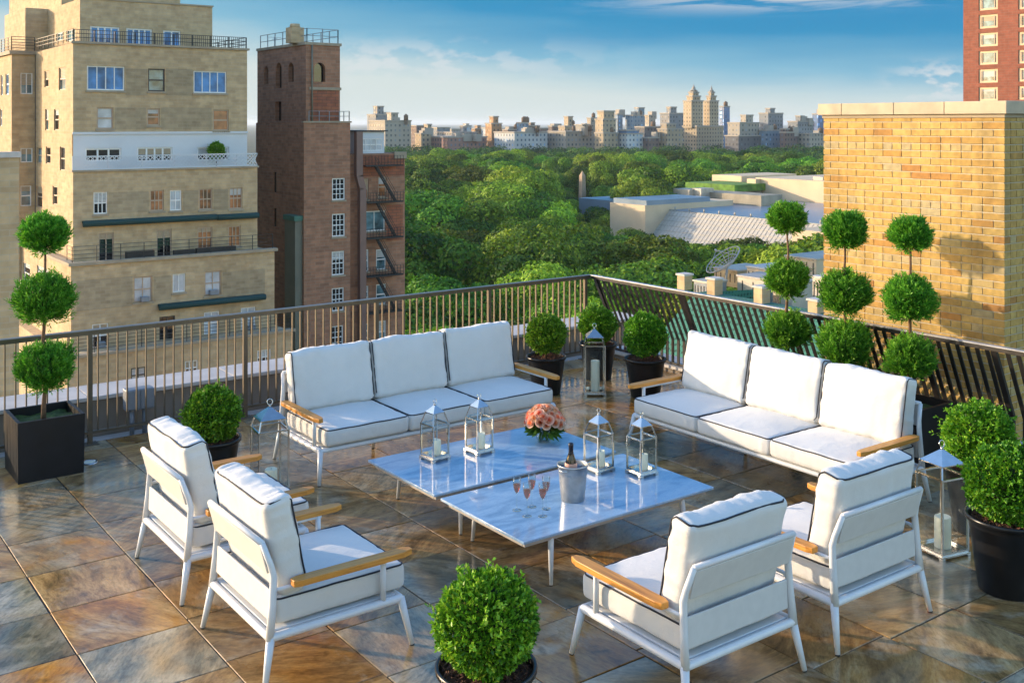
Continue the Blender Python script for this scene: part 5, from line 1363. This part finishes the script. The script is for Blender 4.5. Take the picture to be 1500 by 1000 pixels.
Mu.part(m, 'slanted_glazing_bars', 'lightmetal')
m = MB(); m.face([(x_f+1.9, y_n-1, zM-0.3), (x_f-6.6, y_n-1, zM-8.4), (x_f-6.6, y_s+1, zM-8.4), (x_f+1.9, y_s+1, zM-0.3)]); m.box(x_f-7.5, x_f+4.9, y_s, y_n-0.5, GZ, zM-8.45); Mu.part(m, 'slanted_glazing', 'louver')
for k in range(14):
    yy = y_n-4-(y_n-y_s-6)*k/14; m = MB(); m.tube([(x_f+3, yy, zM), (x_f+3, yy, zM+0.9)], 0.25, 8); Mu.part(m, 'roof_vent', 'lightmetal')
b0 = on_x(945, 310, x_f-4); 
m = MB(); yA = on_x(945, 310, x_f-8).y; yB_ = on_x(900, 310, x_f-8).y; zA = on_x(920, 299, x_f-8).z
m.box(x_f-8, x_f+30, yA, yB_+2, GZ, zA); Mu.part(m, 'corner_wall', 'museum')
m = MB(); m.box(x_f-7, x_f+20, yA+0.5, yB_+1.5, zA+0.003, zA+1.4); Mu.part(m, 'corner_roof', 'museum_roof')
def mu_box(px, x, dep, mat, nm, zb=GZ):
    h = rect_x(px, x); m = MB(); m.box(x, x+dep, h[0], h[1], zb, h[3]); return Mu.part(m, nm, mat)
mu_box((960, 290, 1008, 303), x_f+16, 6, 'museum_roof', 'glass_band', zM)
mu_box((1008, 283, 1115, 303), x_f+34, 10, 'conc', 'back_wall', zM)
mu_box((1107, 263, 1215, 303), x_f+60.5, 40, 'museum', 'high_wall', zM)
mu_box((1043, 257, 1086, 300), x_f+62.5, 30, 'museum', 'high_wall', zM)
mu_box((1086, 262, 1103, 300), x_f+66, 30, 'museum', 'high_wall', zM)
mu_box((1094, 262, 1107, 300), x_f+58, 3, 'museum', 'wall_pier', zM)
mu_box((1013, 271, 1075, 283), x_f+46, 14, 'conc', 'machine_wall', zM)
mu_box((1004, 269, 1076, 271.5), x_f+45, 17, 'lawn', 'roof_garden', zM+3)
mu_box((910, 281, 986, 285.5), x_f+26, 22, 'lawn', 'roof_garden', zM)
mu_box((986, 277, 1010, 288), x_f+28, 6, 'lightmetal', 'machine_box', zM)
mu_box((1012, 276, 1027, 288), x_f+30, 6, 'lightmetal', 'machine_box', zM)
mu_box((1191, 259, 1205, 264), x_f+64, 10, 'lightmetal', 'machine_box', zM)
for px in ((1160, 338, 1215, 352), (1168, 352, 1215, 392)):
    mu_box(px, x_f-20, 24, 'museum', 'front_wing')
m = MB(); h = rect_x((1176, 352, 1183, 376), x_f-20.2); m.box(x_f-20.15, x_f-20.01, h[0], h[1], h[2], h[3]); Mu.part(m, 'window', 'pane_teal')
# low glass-roofed bit left of the museum
m = MB(); h = rect_x((848, 292, 900, 300), x_f+20); m.box(x_f+20, x_f+34, h[0], h[1], GZ, h[3]); Mu.part(m, 'low_gallery', 'museum_roof')

# ---- obelisk
q = at_d(853, 250, 470); t = thing('obelisk', 'pale granite obelisk rising out of the park trees', 'obelisk', (q.x, q.y, GZ))
hz = q.z-GZ; m = MB(); w0, w1 = 1.5, 0.95
b4 = [Vector((s0*w0, s1*w0, 0)) for s0, s1 in ((-1, -1), (1, -1), (1, 1), (-1, 1))]; t4 = [Vector((s0*w1, s1*w1, hz-2.2)) for s0, s1 in ((-1, -1), (1, -1), (1, 1), (-1, 1))]
for k in range(4): m.face([b4[k], b4[(k+1) % 4], t4[(k+1) % 4], t4[k]]); m.face([t4[k], t4[(k+1) % 4], Vector((0, 0, hz))])
m.build('shaft', 'obelisk', t)
m = MB(); m.box(-3, 3, -3, 3, -0.5, 3); m.build('plinth', 'obelisk', t)

# ---- skyline across the park
PAL = dict(tan=((0.46, 0.36, 0.24), (0.05, 0.055, 0.06)), stone=((0.42, 0.37, 0.30), (0.05, 0.06, 0.07)), grey=((0.26, 0.27, 0.28), (0.04, 0.05, 0.06)), white=((0.58, 0.60, 0.60), (0.06, 0.10, 0.15)),
           pink=((0.36, 0.20, 0.16), (0.04, 0.045, 0.06)), brown=((0.20, 0.14, 0.12), (0.03, 0.03, 0.04)), orange=((0.42, 0.24, 0.12), (0.05, 0.045, 0.04)), blue=((0.10, 0.20, 0.36), (0.04, 0.10, 0.22)), dark=((0.15, 0.15, 0.16), (0.03, 0.035, 0.04)), bluegrey=((0.24, 0.32, 0.40), (0.05, 0.10, 0.16)))
for k, (w_, g_) in PAL.items():
    glassy = k in ('blue',)
    w_ = tuple(c_*0.78 for c_ in w_)
    M['city_'+k] = city_mat('city facade '+k, w_, tuple(c*1.7+0.02 for c in g_), 4.2, 4.2, 0.75 if glassy else 0.40, 0.7 if glassy else 0.46)
    M['city_'+k+'_fine'] = city_mat('city facade fine '+k, w_, g_, 3.6, 3.6, 0.42, 0.45)
def far(name, label, tiers, d, mat, extra=None, tank=None):
    """tiers: (x0, x1, y_top) in photo pixels, widest first; each a real block at distance d along the view"""
    c = at_d((tiers[0][0]+tiers[0][1])/2, 225, d)
    b = Bld(name, label, 'building', (c.x, c.y, GZ), None)
    zprev = GZ
    for i, tr in enumerate(tiers):
        x0, x1, yt = tr[:3]; mt = tr[3] if len(tr) > 3 else mat
        pl = c.y+i*2.5
        a = on_y(x0, 200, pl); e = on_y(x1, 200, pl); z = on_y((x0+x1)/2, yt, pl).z
        # near corner shows the sunlit -x side too: split the seen width between both faces
        wv = e.x-a.x; dep = max(8.0, min(30.0, wv*0.55))
        fr = 0.62
        xs = on_y(x0+(x1-x0)*(1-fr), 200, pl).x
        yl = on_x(x0, 200, xs).y
        m = MB(); m.box(xs, e.x, pl, max(yl, pl+6), zprev-0.5 if i else GZ, z); b.part(m, 'body' if i == 0 else 'upper_block', 'city_'+mt)
        m = MB(); m.box(xs-0.5, e.x+0.5, pl-0.5, max(yl, pl+6)+0.5, z+0.02, z+1.2); b.part(m, 'parapet', 'city_trim')
        zprev = z
    return b, zprev
M['city_trim'] = simple('city trim', (0.34, 0.30, 0.25), 0.9, 0, 0.1, 0.05)
M['tank'] = simple('wooden water tank', (0.16, 0.10, 0.06), 0.9, 0, 0.3, 0.4)
CITY = [
 ('pale stone apartment block with a stepped roof just right of the brown brick tower', [(541, 602, 178), (567, 583, 167)], 900, 'stone'),
 ('grey slab and tower behind the stepped block right of the brown tower', [(538, 570, 169), (547, 562, 157)], 1050, 'grey'),
 ('small tan building left of the long pink block', [(608, 632, 197), (623, 632, 183.5)], 930, 'tan'),
 ('pink and brown brick block with a blue roof, long and low', [(621, 713, 202, 'pink')], 920, 'pink'),
 ('slim orange brick tower with a stepped top', [(711, 735, 182), (718, 730, 172)], 960, 'orange'),
 ('long white apartment block with rows of windows', [(724, 802, 195)], 920, 'white'),
 ('white gabled penthouse block rising behind the long white one', [(757, 774, 181)], 960, 'bluegrey'),
 ('wide grey-tan block right of the long white one', [(802, 872, 194), (842, 871, 184)], 930, 'stone'),
 ('tan block with a square tower rising behind the wide grey-tan one', [(818, 843, 186), (828, 839, 172)], 980, 'tan'),
 ('stepped tan and glass tower left of the low blue-roofed building', [(871, 905, 196), (872, 902, 176), (875, 900, 164)], 915, 'tan'),
 ('narrow grey tower peeking out right of the stepped tower', [(900, 912, 168)], 1080, 'bluegrey'),
 ('low stone building with a blue roof', [(903, 942, 197), (907, 936, 192, 'blue')], 920, 'white'),
 ('pair-topped grey tower block behind the low blue-roofed building', [(916, 946, 170), (930, 944, 159)], 1080, 'bluegrey'),
 ('pale slab tower left of the dark blue block', [(945, 960, 170)], 1060, 'stone'),
 ('dark blue-grey block in the middle of the skyline', [(930, 967, 187)], 1010, 'dark'),
 ('sunlit tan apartment block left of the twin-towered building', [(963, 1001, 190), (968, 990, 183)], 930, 'tan'),
 ('grey modern tower with a box top behind the sunlit tan block', [(967, 1003, 167), (977, 991, 158)], 1100, 'grey'),
 ('blue glass tower just right of the twin towers', [(1055, 1069, 157)], 1150, 'blue'),
 ('grey stepped block right of the twin towers', [(1062, 1114, 200, 'dark'), (1066, 1112, 181), (1086, 1103, 170)], 940, 'stone'),
 ('tall grey tower with a square box on top, right of the stepped block', [(1112, 1147, 167), (1124, 1135, 160)], 1080, 'grey'),
 ('pinkish low block below the tall grey tower', [(1112, 1142, 192)], 950, 'bluegrey'),
 ('brownish low block at the right end of the tree line', [(1142, 1168, 195), (1148, 1156, 190)], 940, 'brown'),
 ('wide grey block left of the chimney edge', [(1154, 1192, 179), (1169, 1178, 171)], 1060, 'grey'),
 ('dark blue glass tower at the edge of the chimney', [(1190, 1212, 168)], 1120, 'blue'),
 ('low tan block in front of the wide grey one by the chimney', [(1168, 1215, 197)], 945, 'stone'),
 ('low grey block behind the long pink one', [(640, 700, 195), (676, 684, 187)], 1020, 'grey'),
 ('small brown block between the orange tower and the white block', [(734, 760, 191)], 1000, 'brown'),
 ('reddish small tower left of the tan block with the square tower', [(804, 817, 186)], 1010, 'brown'),
 ('grey high-rise slab behind the tan block with the square tower', [(860, 874, 174)], 1120, 'stone'),
 ('low dark block at the left below the dark blue-grey block', [(940, 966, 203)], 925, 'brown'),
]
for i, (lab, tiers, d, mt) in enumerate(CITY):
    b, zt_ = far('city_building', lab, tiers, d, mt)
    rnd = random.Random(100+i)
    x0, x1, yt = tiers[0][:3]
    if len(tiers) == 1 or rnd.random() < 0.6:
        for k in range(rnd.choice((1, 2, 3))):
            u = x0+(x1-x0)*rnd.uniform(0.5, 0.9); q = at_d(u, yt, d+8)
            if rnd.random() < 0.5:
                m = MB(); r = rnd.uniform(1.6, 2.4); m.tube([(q.x, q.y, q.z+1.0), (q.x, q.y, q.z+5.0), (q.x, q.y, q.z+6.6)], [r, r, 0.1], 10)
                for s in range(4): m.bar((q.x+r*0.6*math.cos(s*PI/2), q.y+r*0.6*math.sin(s*PI/2), q.z-3), (q.x+r*0.6*math.cos(s*PI/2), q.y+r*0.6*math.sin(s*PI/2), q.z+1.2), 0.4, 0.4, (1, 0, 0))
                b.part(m, 'water_tank', 'tank')
            else:
                w_ = rnd.uniform(2.5, 5); m = MB(); m.box(q.x-w_, q.x+w_, q.y-2, q.y+4, q.z-3, q.z+rnd.uniform(3, 6)); b.part(m, 'bulkhead', 'city_trim')
rnd = random.Random(77); u = 600.0; GB = 'hazy blocks of the skyline back row'
while u < 1195:
    wpx = rnd.uniform(14, 30)
    if rnd.random() < 0.85:
        yt = rnd.uniform(183, 192); tiers = [(u, u+wpx, yt)]
        if rnd.random() < 0.5: tiers.append((u+wpx*0.4, u+wpx*0.75, yt-rnd.uniform(2, 5)))
        b, _ = far('city_building', 'low hazy apartment block in the back row of the skyline', tiers, rnd.uniform(1180, 1320), rnd.choice(('tan', 'stone', 'grey', 'brown', 'bluegrey', 'orange', 'white')))
        b.root['group'] = GB
    u += wpx*rnd.uniform(0.7, 1.1)
# twin-towered landmark
d0 = 1000
c = at_d(1030, 225, d0); T = Bld('twin_tower_building', 'tan apartment building with two tall spired towers, highest of the skyline', 'building', (c.x, c.y, GZ))
def tbox(x0, x1, yt, zb, off, nm, fr=0.6, mat='city_tan_fine'):
    pl = c.y+off; xs = on_y(x0+(x1-x0)*(1-fr), 200, pl).x; xe = on_y(x1, 200, pl).x; yl = on_x(x0, 200, xs).y; z = on_y((x0+x1)/2, yt, pl).z
    m = MB(); m.box(xs, xe, pl, yl, zb, z); T.part(m, nm, mat)
    m = MB(); m.box(xs-0.6, xe+0.6, pl-0.6, yl+0.6, z+0.02, z+1.3); T.part(m, 'cornice', 'city_trim')
    return z, (xs+xe)/2, (pl+yl)/2, xe-xs
zb, *_ = tbox(1000, 1060, 186, GZ, 0, 'base_block', 0.66)
for (x0, x1, sx, ysp) in ((1001, 1029.5, 1017.5, 124), (1030, 1052.5, 1040.5, 125.5)):
    z1, cx, cy, w_ = tbox(x0, x1, 149, zb-1, 4, 'tower', 0.58)
    z2, cx, cy, w_ = tbox(x0+5, x1-3.5, 142, z1-1, 5.5, 'tower_tier', 0.58)
    z3, cx, cy, w_ = tbox(x0+8, x1-6, 136.5, z2-1, 7, 'tower_tier', 0.58)
    H_ = on_y(sx, ysp, cy).z-z3
    m = MB(); m.lathe([(w_*0.42, 0), (w_*0.42, H_*0.30), (w_*0.46, H_*0.31), (w_*0.30, H_*0.42), (w_*0.22, H_*0.45), (w_*0.24, H_*0.60), (w_*0.10, H_*0.78), (w_*0.03, H_)], 12, (cx, cy, z3)); T.part(m, 'lantern_top', 'city_trim')
    m = MB()
    for k in range(8):
        a_ = 2*PI*k/8; m.tube([(cx+w_*0.44*math.cos(a_), cy+w_*0.44*math.sin(a_), z3), (cx+w_*0.44*math.cos(a_), cy+w_*0.44*math.sin(a_), z3+H_*0.30)], w_*0.045, 6)
    T.part(m, 'columns', 'city_trim')

# ------------------------------------------------------------------ trees
def crown_mesh(seed, H=22.0, n_leaf=5200, leaf=(0.42, 0.8)):
    np.random.seed(seed); rnd = random.Random(seed)
    W = H*rnd.uniform(0.46, 0.56); base = H*0.24
    lobes = []
    nl = rnd.randint(13, 18)
    for k in range(nl):
        t_ = (k+0.5)/nl; z = base+(H-base)*(0.10+0.78*t_); prof = math.sin(PI*min(1, 0.22+0.80*(1-t_)))**0.7
        a_ = k*2.4+rnd.uniform(-.4, .4); rr = W*prof*rnd.uniform(0.45, 0.80)
        lobes.append((rr*math.cos(a_), rr*math.sin(a_), z, W*rnd.uniform(0.32, 0.50)))
    lobes.append((0, 0, H*0.86, W*0.42)); lobes.append((0, 0, H*0.62, W*0.6))
    Lb = np.array(lobes); wt = Lb[:, 3]**2; pick = np.random.choice(len(Lb), n_leaf, p=wt/wt.sum())
    d = sphere_dirs(n_leaf); d[:, 2] = np.where(d[:, 2] < -0.30, -d[:, 2], d[:, 2])
    lob = Lb[pick]
    nz = 1+0.22*fbm(d*1.0+lob[:, :3]*0.31, 2.3, seed)
    P = lob[:, :3]+d*(lob[:, 3]*nz*(1-0.22*np.random.rand(n_leaf)**2))[:, None]*np.array([1, 1, 0.78])
    D = np.cross(d, sphere_dirs(n_leaf))+sphere_dirs(n_leaf)*0.25+d*0.15; D /= np.linalg.norm(D, axis=1, keepdims=True)
    out_ = P-np.array([0, 0, H*0.45]); out_ /= np.linalg.norm(out_, axis=1, keepdims=True)
    Nn = d*0.9+out_*0.7+sphere_dirs(n_leaf)*0.42
    lv = np.array([rnd.uniform(-0.25, 0.22) for _ in lobes])
    var = 0.5+lv[pick]+np.random.randn(n_leaf)*0.17
    ln = np.random.uniform(*leaf, n_leaf)
    return P, D, Nn, ln, ln*np.random.uniform(0.5, 0.8, n_leaf), var, lobes
TREE = []
for s in range(6):
    *a_, lobes = crown_mesh(200+s, 21.5, 11000, (0.5, 0.95))
    f = leaves_obj('crown', *a_, 'tree'); fm = only_mesh(f)
    m = MB(); m.tube([(0, 0, -1), (0.15, 0.1, 3), (0, 0.2, 8), (0, 0, 13)], [0.55, 0.42, 0.32, 0.15], 8)
    for lb in lobes[:12:2]: m.tube([(0, 0.1, 5.5), (lb[0]*0.5, lb[1]*0.5, (5.5+lb[2])/2), (lb[0]*0.9, lb[1]*0.9, lb[2])], [0.22, 0.14, 0.06], 6)
    TREE.append((fm, only_mesh(m.build('trunk', 'treebark'))))
rnd = random.Random(3)
kinds = ['broad dark green deciduous tree in the dense park canopy', 'rounded mid green deciduous tree in the dense park canopy', 'loose yellow-green deciduous tree in the dense park canopy']
pts = []
def px_of(x, y): 
    X = CT*x-ST*y; d = ST*x+CT*y
    return 750+F*X/d, d
def blocked(x, y, r=5):
    u, d = px_of(x, y)
    if x_f-12-r < x < x_f+105 and y_s-5 < y < y_n+14+r: return True          # museum footprint
    if x < 58 and y > 60 and y < 120: return True
    if xN-10-r < x < xN+32 and y < yN1+r: return True
    if (x-obx)**2+(y-oby)**2 < 49 or (826 < u < 878 and 310 < d < 500): return True
    return False
obx, oby = at_d(853, 250, 470).x, at_d(853, 250, 470).y
tries = 0
grid = {}
def far_enough(x, y, md):
    gx, gy = int(x//20), int(y//20)
    for i in (-1, 0, 1):
        for j in (-1, 0, 1):
            for (a_, b_) in grid.get((gx+i, gy+j), ()):
                if (a_-x)**2+(b_-y)**2 < md*md: return False
    return True
cand = []
while tries < 60000:
    tries += 1
    d = 88+(900-88)*math.sqrt(rnd.random()); u = rnd.uniform(560, 1262)
    X = (u-750)*d/F; x = CT*X+ST*d; y = -ST*X+CT*d
    md = rnd.uniform(13.5, 20.0)
    if blocked(x, y) or not far_enough(x, y, md): continue
    grid.setdefault((int(x//20), int(y//20)), []).append((x, y)); cand.append((d, x, y))
cand.sort()
near = cand[:296]; rest = cand[296:]
GT = 'trees of the park canopy'
for i, (d, x, y) in enumerate(near):
    k = rnd.randrange(6); hscale = rnd.choice((rnd.uniform(0.62, 0.92), rnd.uniform(0.92, 1.22)))
    u_, d_ = px_of(x, y)
    lim = 347 if u_ > 945 else (334 if u_ > 885 else (308 if u_ > 838 else None))
    if lim and d < 345: hscale = min(hscale, (CAMH-d*(lim+rnd.uniform(0, 14)-HOR)/F-GZ)/22.0); hscale = max(hscale, 0.35)
    t = thing('park_tree', kinds[k % 3], 'tree', (x, y, GZ), rnd.random()*6.28, GT)
    if 795 < u_ < 910 and 230 < d < 490: hscale = min(hscale, 0.62+0.1*rnd.random())
    w = min(max(hscale, 0.75), 0.8 if 795 < u_ < 910 and d > 230 else 9)*rnd.uniform(0.92, 1.12); t.scale = (w, w, hscale)
    link('crown', TREE[k][0], t); link('trunk', TREE[k][1], t)
print('TREES', len(near), len(rest), near[-1][0])
# the far wood, one mass
tmpl = []
for s in range(4):
    *a_, lobes = crown_mesh(300+s, 21.0, 1800, (0.9, 1.6)); tmpl.append(a_)
VV = []; TT = []; RR = []; off = 0
for (d, x, y) in rest:
    P, D, Nn, ln, wd, var = tmpl[rnd.randrange(4)]
    an = rnd.random()*6.28; ca_, sa_ = math.cos(an), math.sin(an); s = rnd.uniform(0.78, 1.15)*(0.75 if 815 < px_of(x, y)[0] < 890 and d < 500 else 1)
    R2 = np.array([[ca_, -sa_, 0], [sa_, ca_, 0], [0, 0, 1]])
    S = np.cross(D, Nn); S /= np.linalg.norm(S, axis=1, keepdims=True)+1e-9
    a4 = np.stack([P, P+D*ln[:, None]*.5+S*wd[:, None]*.5, P+D*ln[:, None], P+D*ln[:, None]*.5-S*wd[:, None]*.5], 1).reshape(-1, 3)
    a4 = (a4@R2.T)*s+np.array([x, y, GZ])
    n = len(P); I = np.arange(n)*4+off; VV.append(a4); TT.append(np.stack([I, I+1, I+2, I, I+2, I+3], 1).reshape(-1, 3)); RR.append(np.repeat(var+rnd.uniform(-0.32, 0.28), 4)); off += 4*n
me = tri_mesh('park_woodland', np.concatenate(VV), np.concatenate(TT), np.concatenate(RR), 'wood_far')
o = link('park_woodland', me); tag(o, 'far tree canopy of the park, one mass of crowns below the skyline', 'woodland', None, 'stuff')

# ------------------------------------------------------------------ ground
m = MB(); m.box(-4000, 32000, -3000, 32000, GZ-1.0, GZ); o = m.build('ground', 'ground'); tag(o, kind='structure')
# hotel body under the terrace
t = thing('hotel_building', 'brick body of the building that carries the terrace', 'building', (4, 5, GZ))
m = MB(); m.box(-8, 7.3, -8, 5.6, 0.0, -GZ-2.2); m.build('wall', 'tan_brick', t)

m = MB(); m.box(-4001, 32001, -3001, 32001, GZ-2.0, 62.0)
hm = bpy.data.materials.new('air'); hm.use_nodes = True; hn = hm.node_tree; hn.nodes.remove(hn.nodes['Principled BSDF'])
pv = N(hn, 'ShaderNodeVolumePrincipled'); pv.inputs['Color'].default_value = (0.80, 0.90, 1.0, 1); pv.inputs['Density'].default_value = 0.00006; pv.inputs['Anisotropy'].default_value = 0.2
L(hn, pv.outputs[0], hn.nodes['Material Output'].inputs['Volume']); M['air'] = hm
o = m.build('haze', 'air'); tag(o, kind='stuff', label='pale bluish summer haze over the park and skyline')
# ------------------------------------------------------------------ sky and sun
world = bpy.data.worlds.new('World'); scene.world = world; world.use_nodes = True
nt = world.node_tree; bg = nt.nodes['Background']
sky = N(nt, 'ShaderNodeTexSky', sky_type='NISHITA'); sky.sun_disc = False; sky.sun_elevation = SUN_EL
sky.sun_rotation = math.atan2(SUN_AZ.x, SUN_AZ.y) % (2*PI); sky.altitude = 50; sky.air_density = 1.0; sky.dust_density = 1.2; sky.ozone_density = 2.5
tc = N(nt, 'ShaderNodeTexCoord'); sep = N(nt, 'ShaderNodeSeparateXYZ'); L(nt, tc.outputs['Generated'], sep.inputs[0])
EXPO = 1.08; LOWK = 1/(0.15*2**EXPO)
# deepening blue above a pale horizon band, band higher towards the sun side
fwd = Vector((ST, CT, 0)); rgt = Vector((CT, -ST, 0))
dot = N(nt, 'ShaderNodeVectorMath', operation='DOT_PRODUCT'); L(nt, tc.outputs['Generated'], dot.inputs[0]); dot.inputs[1].default_value = tuple(rgt)
nz = N(nt, 'ShaderNodeTexNoise'); nz.inputs['Scale'].default_value = 2.2; nz.inputs['Detail'].default_value = 6
mp = N(nt, 'ShaderNodeMapping'); mp.inputs['Scale'].default_value = (1, 1, 9); L(nt, tc.outputs['Generated'], mp.inputs['Vector']); L(nt, mp.outputs[0], nz.inputs['Vector'])
e1 = N(nt, 'ShaderNodeMath', operation='MULTIPLY_ADD'); L(nt, dot.outputs['Value'], e1.inputs[0]); e1.inputs[1].default_value = 0.075; L(nt, sep.outputs[2], e1.inputs[2])
e0 = e1; e1 = N(nt, 'ShaderNodeMath', operation='ADD'); L(nt, e0.outputs[0], e1.inputs[0]); e1.inputs[1].default_value = 0.005
e2 = N(nt, 'ShaderNodeMath', operation='MULTIPLY_ADD'); L(nt, nz.outputs[0], e2.inputs[0]); e2.inputs[1].default_value = -0.075; L(nt, e1.outputs[0], e2.inputs[2])
tint = ramp(nt, sep.outputs[2], [(0.0, (2.1, 1.7, 1.2)), (0.30, (2.0, 1.76, 1.5)), (0.75, (1.5, 1.8, 2.1))])
c = mixc(nt, 1.0, sky.outputs[0], tint.outputs[0], 'MULTIPLY')
low = ramp(nt, e2.outputs[0], [(0.0, (0.66, 0.75, 0.74)), (0.016, (0.53, 0.68, 0.72)), (0.042, (0.23, 0.50, 0.67)), (0.08, (0.035, 0.30, 0.56)), (0.14, (0.03, 0.25, 0.53)), (0.36, (0.09, 0.41, 0.86)), (0.7, (0.3, 0.55, 0.9))])
lows = N(nt, 'ShaderNodeVectorMath', operation='SCALE'); L(nt, low.outputs[0], lows.inputs[0]); lows.inputs['Scale'].default_value = LOWK
wl = N(nt, 'ShaderNodeMapRange', interpolation_type='SMOOTHSTEP'); wl.inputs[1].default_value = 0.75; wl.inputs[2].default_value = 0.40; L(nt, sep.outputs[2], wl.inputs[0])
fdot = N(nt, 'ShaderNodeVectorMath', operation='DOT_PRODUCT'); L(nt, tc.outputs['Generated'], fdot.inputs[0]); fdot.inputs[1].default_value = tuple(fwd)
az = N(nt, 'ShaderNodeMapRange', interpolation_type='SMOOTHSTEP'); az.inputs[1].default_value = 0.25; az.inputs[2].default_value = 0.75; L(nt, fdot.outputs['Value'], az.inputs[0])
wm = N(nt, 'ShaderNodeMath', operation='MULTIPLY'); L(nt, wl.outputs[0], wm.inputs[0]); L(nt, az.outputs[0], wm.inputs[1])
c = mixc(nt, wm.outputs[0], c, lows.outputs[0])
SKYK = 0.9
# clouds: thin streaks high up, small heaps low down
m1 = N(nt, 'ShaderNodeMapping'); m1.inputs['Scale'].default_value = (2.2, 2.2, 30); m1.inputs['Location'].default_value = (0.3, 0.1, 0.4); L(nt, tc.outputs['Generated'], m1.inputs['Vector'])
c1 = N(nt, 'ShaderNodeTexNoise'); c1.inputs['Scale'].default_value = 4.0; c1.inputs['Detail'].default_value = 9; c1.inputs['Roughness'].default_value = 0.6; c1.inputs['Distortion'].default_value = 0.5; L(nt, m1.outputs[0], c1.inputs['Vector'])
def bandmask(center, width, sock):
    a_ = N(nt, 'ShaderNodeMath', operation='SUBTRACT'); L(nt, sock, a_.inputs[0]); a_.inputs[1].default_value = center
    b_ = N(nt, 'ShaderNodeMath', operation='ABSOLUTE'); L(nt, a_.outputs[0], b_.inputs[0])
    r_ = N(nt, 'ShaderNodeMapRange', interpolation_type='SMOOTHSTEP'); r_.inputs[1].default_value = width; r_.inputs[2].default_value = 0.0; L(nt, b_.outputs[0], r_.inputs[0])
    return r_.outputs[0]
def mul(a_, b_):
    q = N(nt, 'ShaderNodeMath', operation='MULTIPLY'); L(nt, a_, q.inputs[0])
    if isinstance(b_, float): q.inputs[1].default_value = b_
    else: L(nt, b_, q.inputs[1])
    return q.outputs[0]
s1 = N(nt, 'ShaderNodeMapRange', interpolation_type='SMOOTHSTEP'); s1.inputs[1].default_value = 0.40; s1.inputs[2].default_value = 0.58; L(nt, c1.outputs[0], s1.inputs[0])
streak = mul(mul(s1.outputs[0], bandmask(0.118, 0.024, sep.outputs[2])), mul(bandmask(0.25, 0.24, dot.outputs['Value']), 0.85))
m2 = N(nt, 'ShaderNodeMapping'); m2.inputs['Scale'].default_value = (9, 9, 20); L(nt, tc.outputs['Generated'], m2.inputs['Vector'])
c2 = N(nt, 'ShaderNodeTexNoise'); c2.inputs['Scale'].default_value = 3.0; c2.inputs['Detail'].default_value = 8; c2.inputs['Roughness'].default_value = 0.55; L(nt, m2.outputs[0], c2.inputs['Vector'])
s2 = N(nt, 'ShaderNodeMapRange', interpolation_type='SMOOTHSTEP'); s2.inputs[1].default_value = 0.46; s2.inputs[2].default_value = 0.58; L(nt, c2.outputs[0], s2.inputs[0])
heap_r = mul(mul(s2.outputs[0], bandmask(0.036, 0.026, sep.outputs[2])), mul(bandmask(0.375, 0.06, dot.outputs['Value']), 0.9))
heap_l = mul(mul(s2.outputs[0], bandmask(0.058, 0.030, sep.outputs[2])), mul(bandmask(-0.10, 0.26, dot.outputs['Value']), 0.5))
ad = N(nt, 'ShaderNodeMath', operation='ADD'); L(nt, streak, ad.inputs[0]); L(nt, heap_r, ad.inputs[1])
ad2 = N(nt, 'ShaderNodeMath', operation='ADD', use_clamp=True); L(nt, ad.outputs[0], ad2.inputs[0]); L(nt, heap_l, ad2.inputs[1])
CL = 0.80*LOWK
c = mixc(nt, ad2.outputs[0], c, (CL*0.98, CL*0.99, CL*1.0))
L(nt, c, bg.inputs['Color']); bg.inputs['Strength'].default_value = 0.15
sun = bpy.data.lights.new('sun', 'SUN'); sun.energy = 3.1; sun.angle = math.radians(0.5); sun.color = (1.0, 0.79, 0.54)
so = bpy.data.objects.new('sun', sun); COL.objects.link(so)
sd = Vector((SUN_AZ.x*math.cos(SUN_EL), SUN_AZ.y*math.cos(SUN_EL), math.sin(SUN_EL)))
so.rotation_euler = sd.to_track_quat('Z', 'Y').to_euler(); so.location = (0, 0, 30)

# ------------------------------------------------------------------ camera and output
cam = bpy.data.cameras.new('camera'); co = bpy.data.objects.new('camera', cam); COL.objects.link(co)
cam.sensor_width = 36; cam.lens = F/1500*36; cam.shift_y = -(500-HOR)/1500; cam.clip_start = 0.05; cam.clip_end = 90000
co.location = (0, 0, CAMH); co.rotation_euler = (PI/2, 0, -math.atan2(ST, CT))
scene.camera = co
vs_ = scene.view_settings; vs_.view_transform = 'Standard'; vs_.look = 'None'; vs_.exposure = EXPO; vs_.gamma = 1.0
scene.cycles.max_bounces = 8; scene.cycles.transparent_max_bounces = 24

for o in scene.objects:
    if o.get('label') and len(o['label'].split()) > 16: print('LONG', o.name, o['label'])
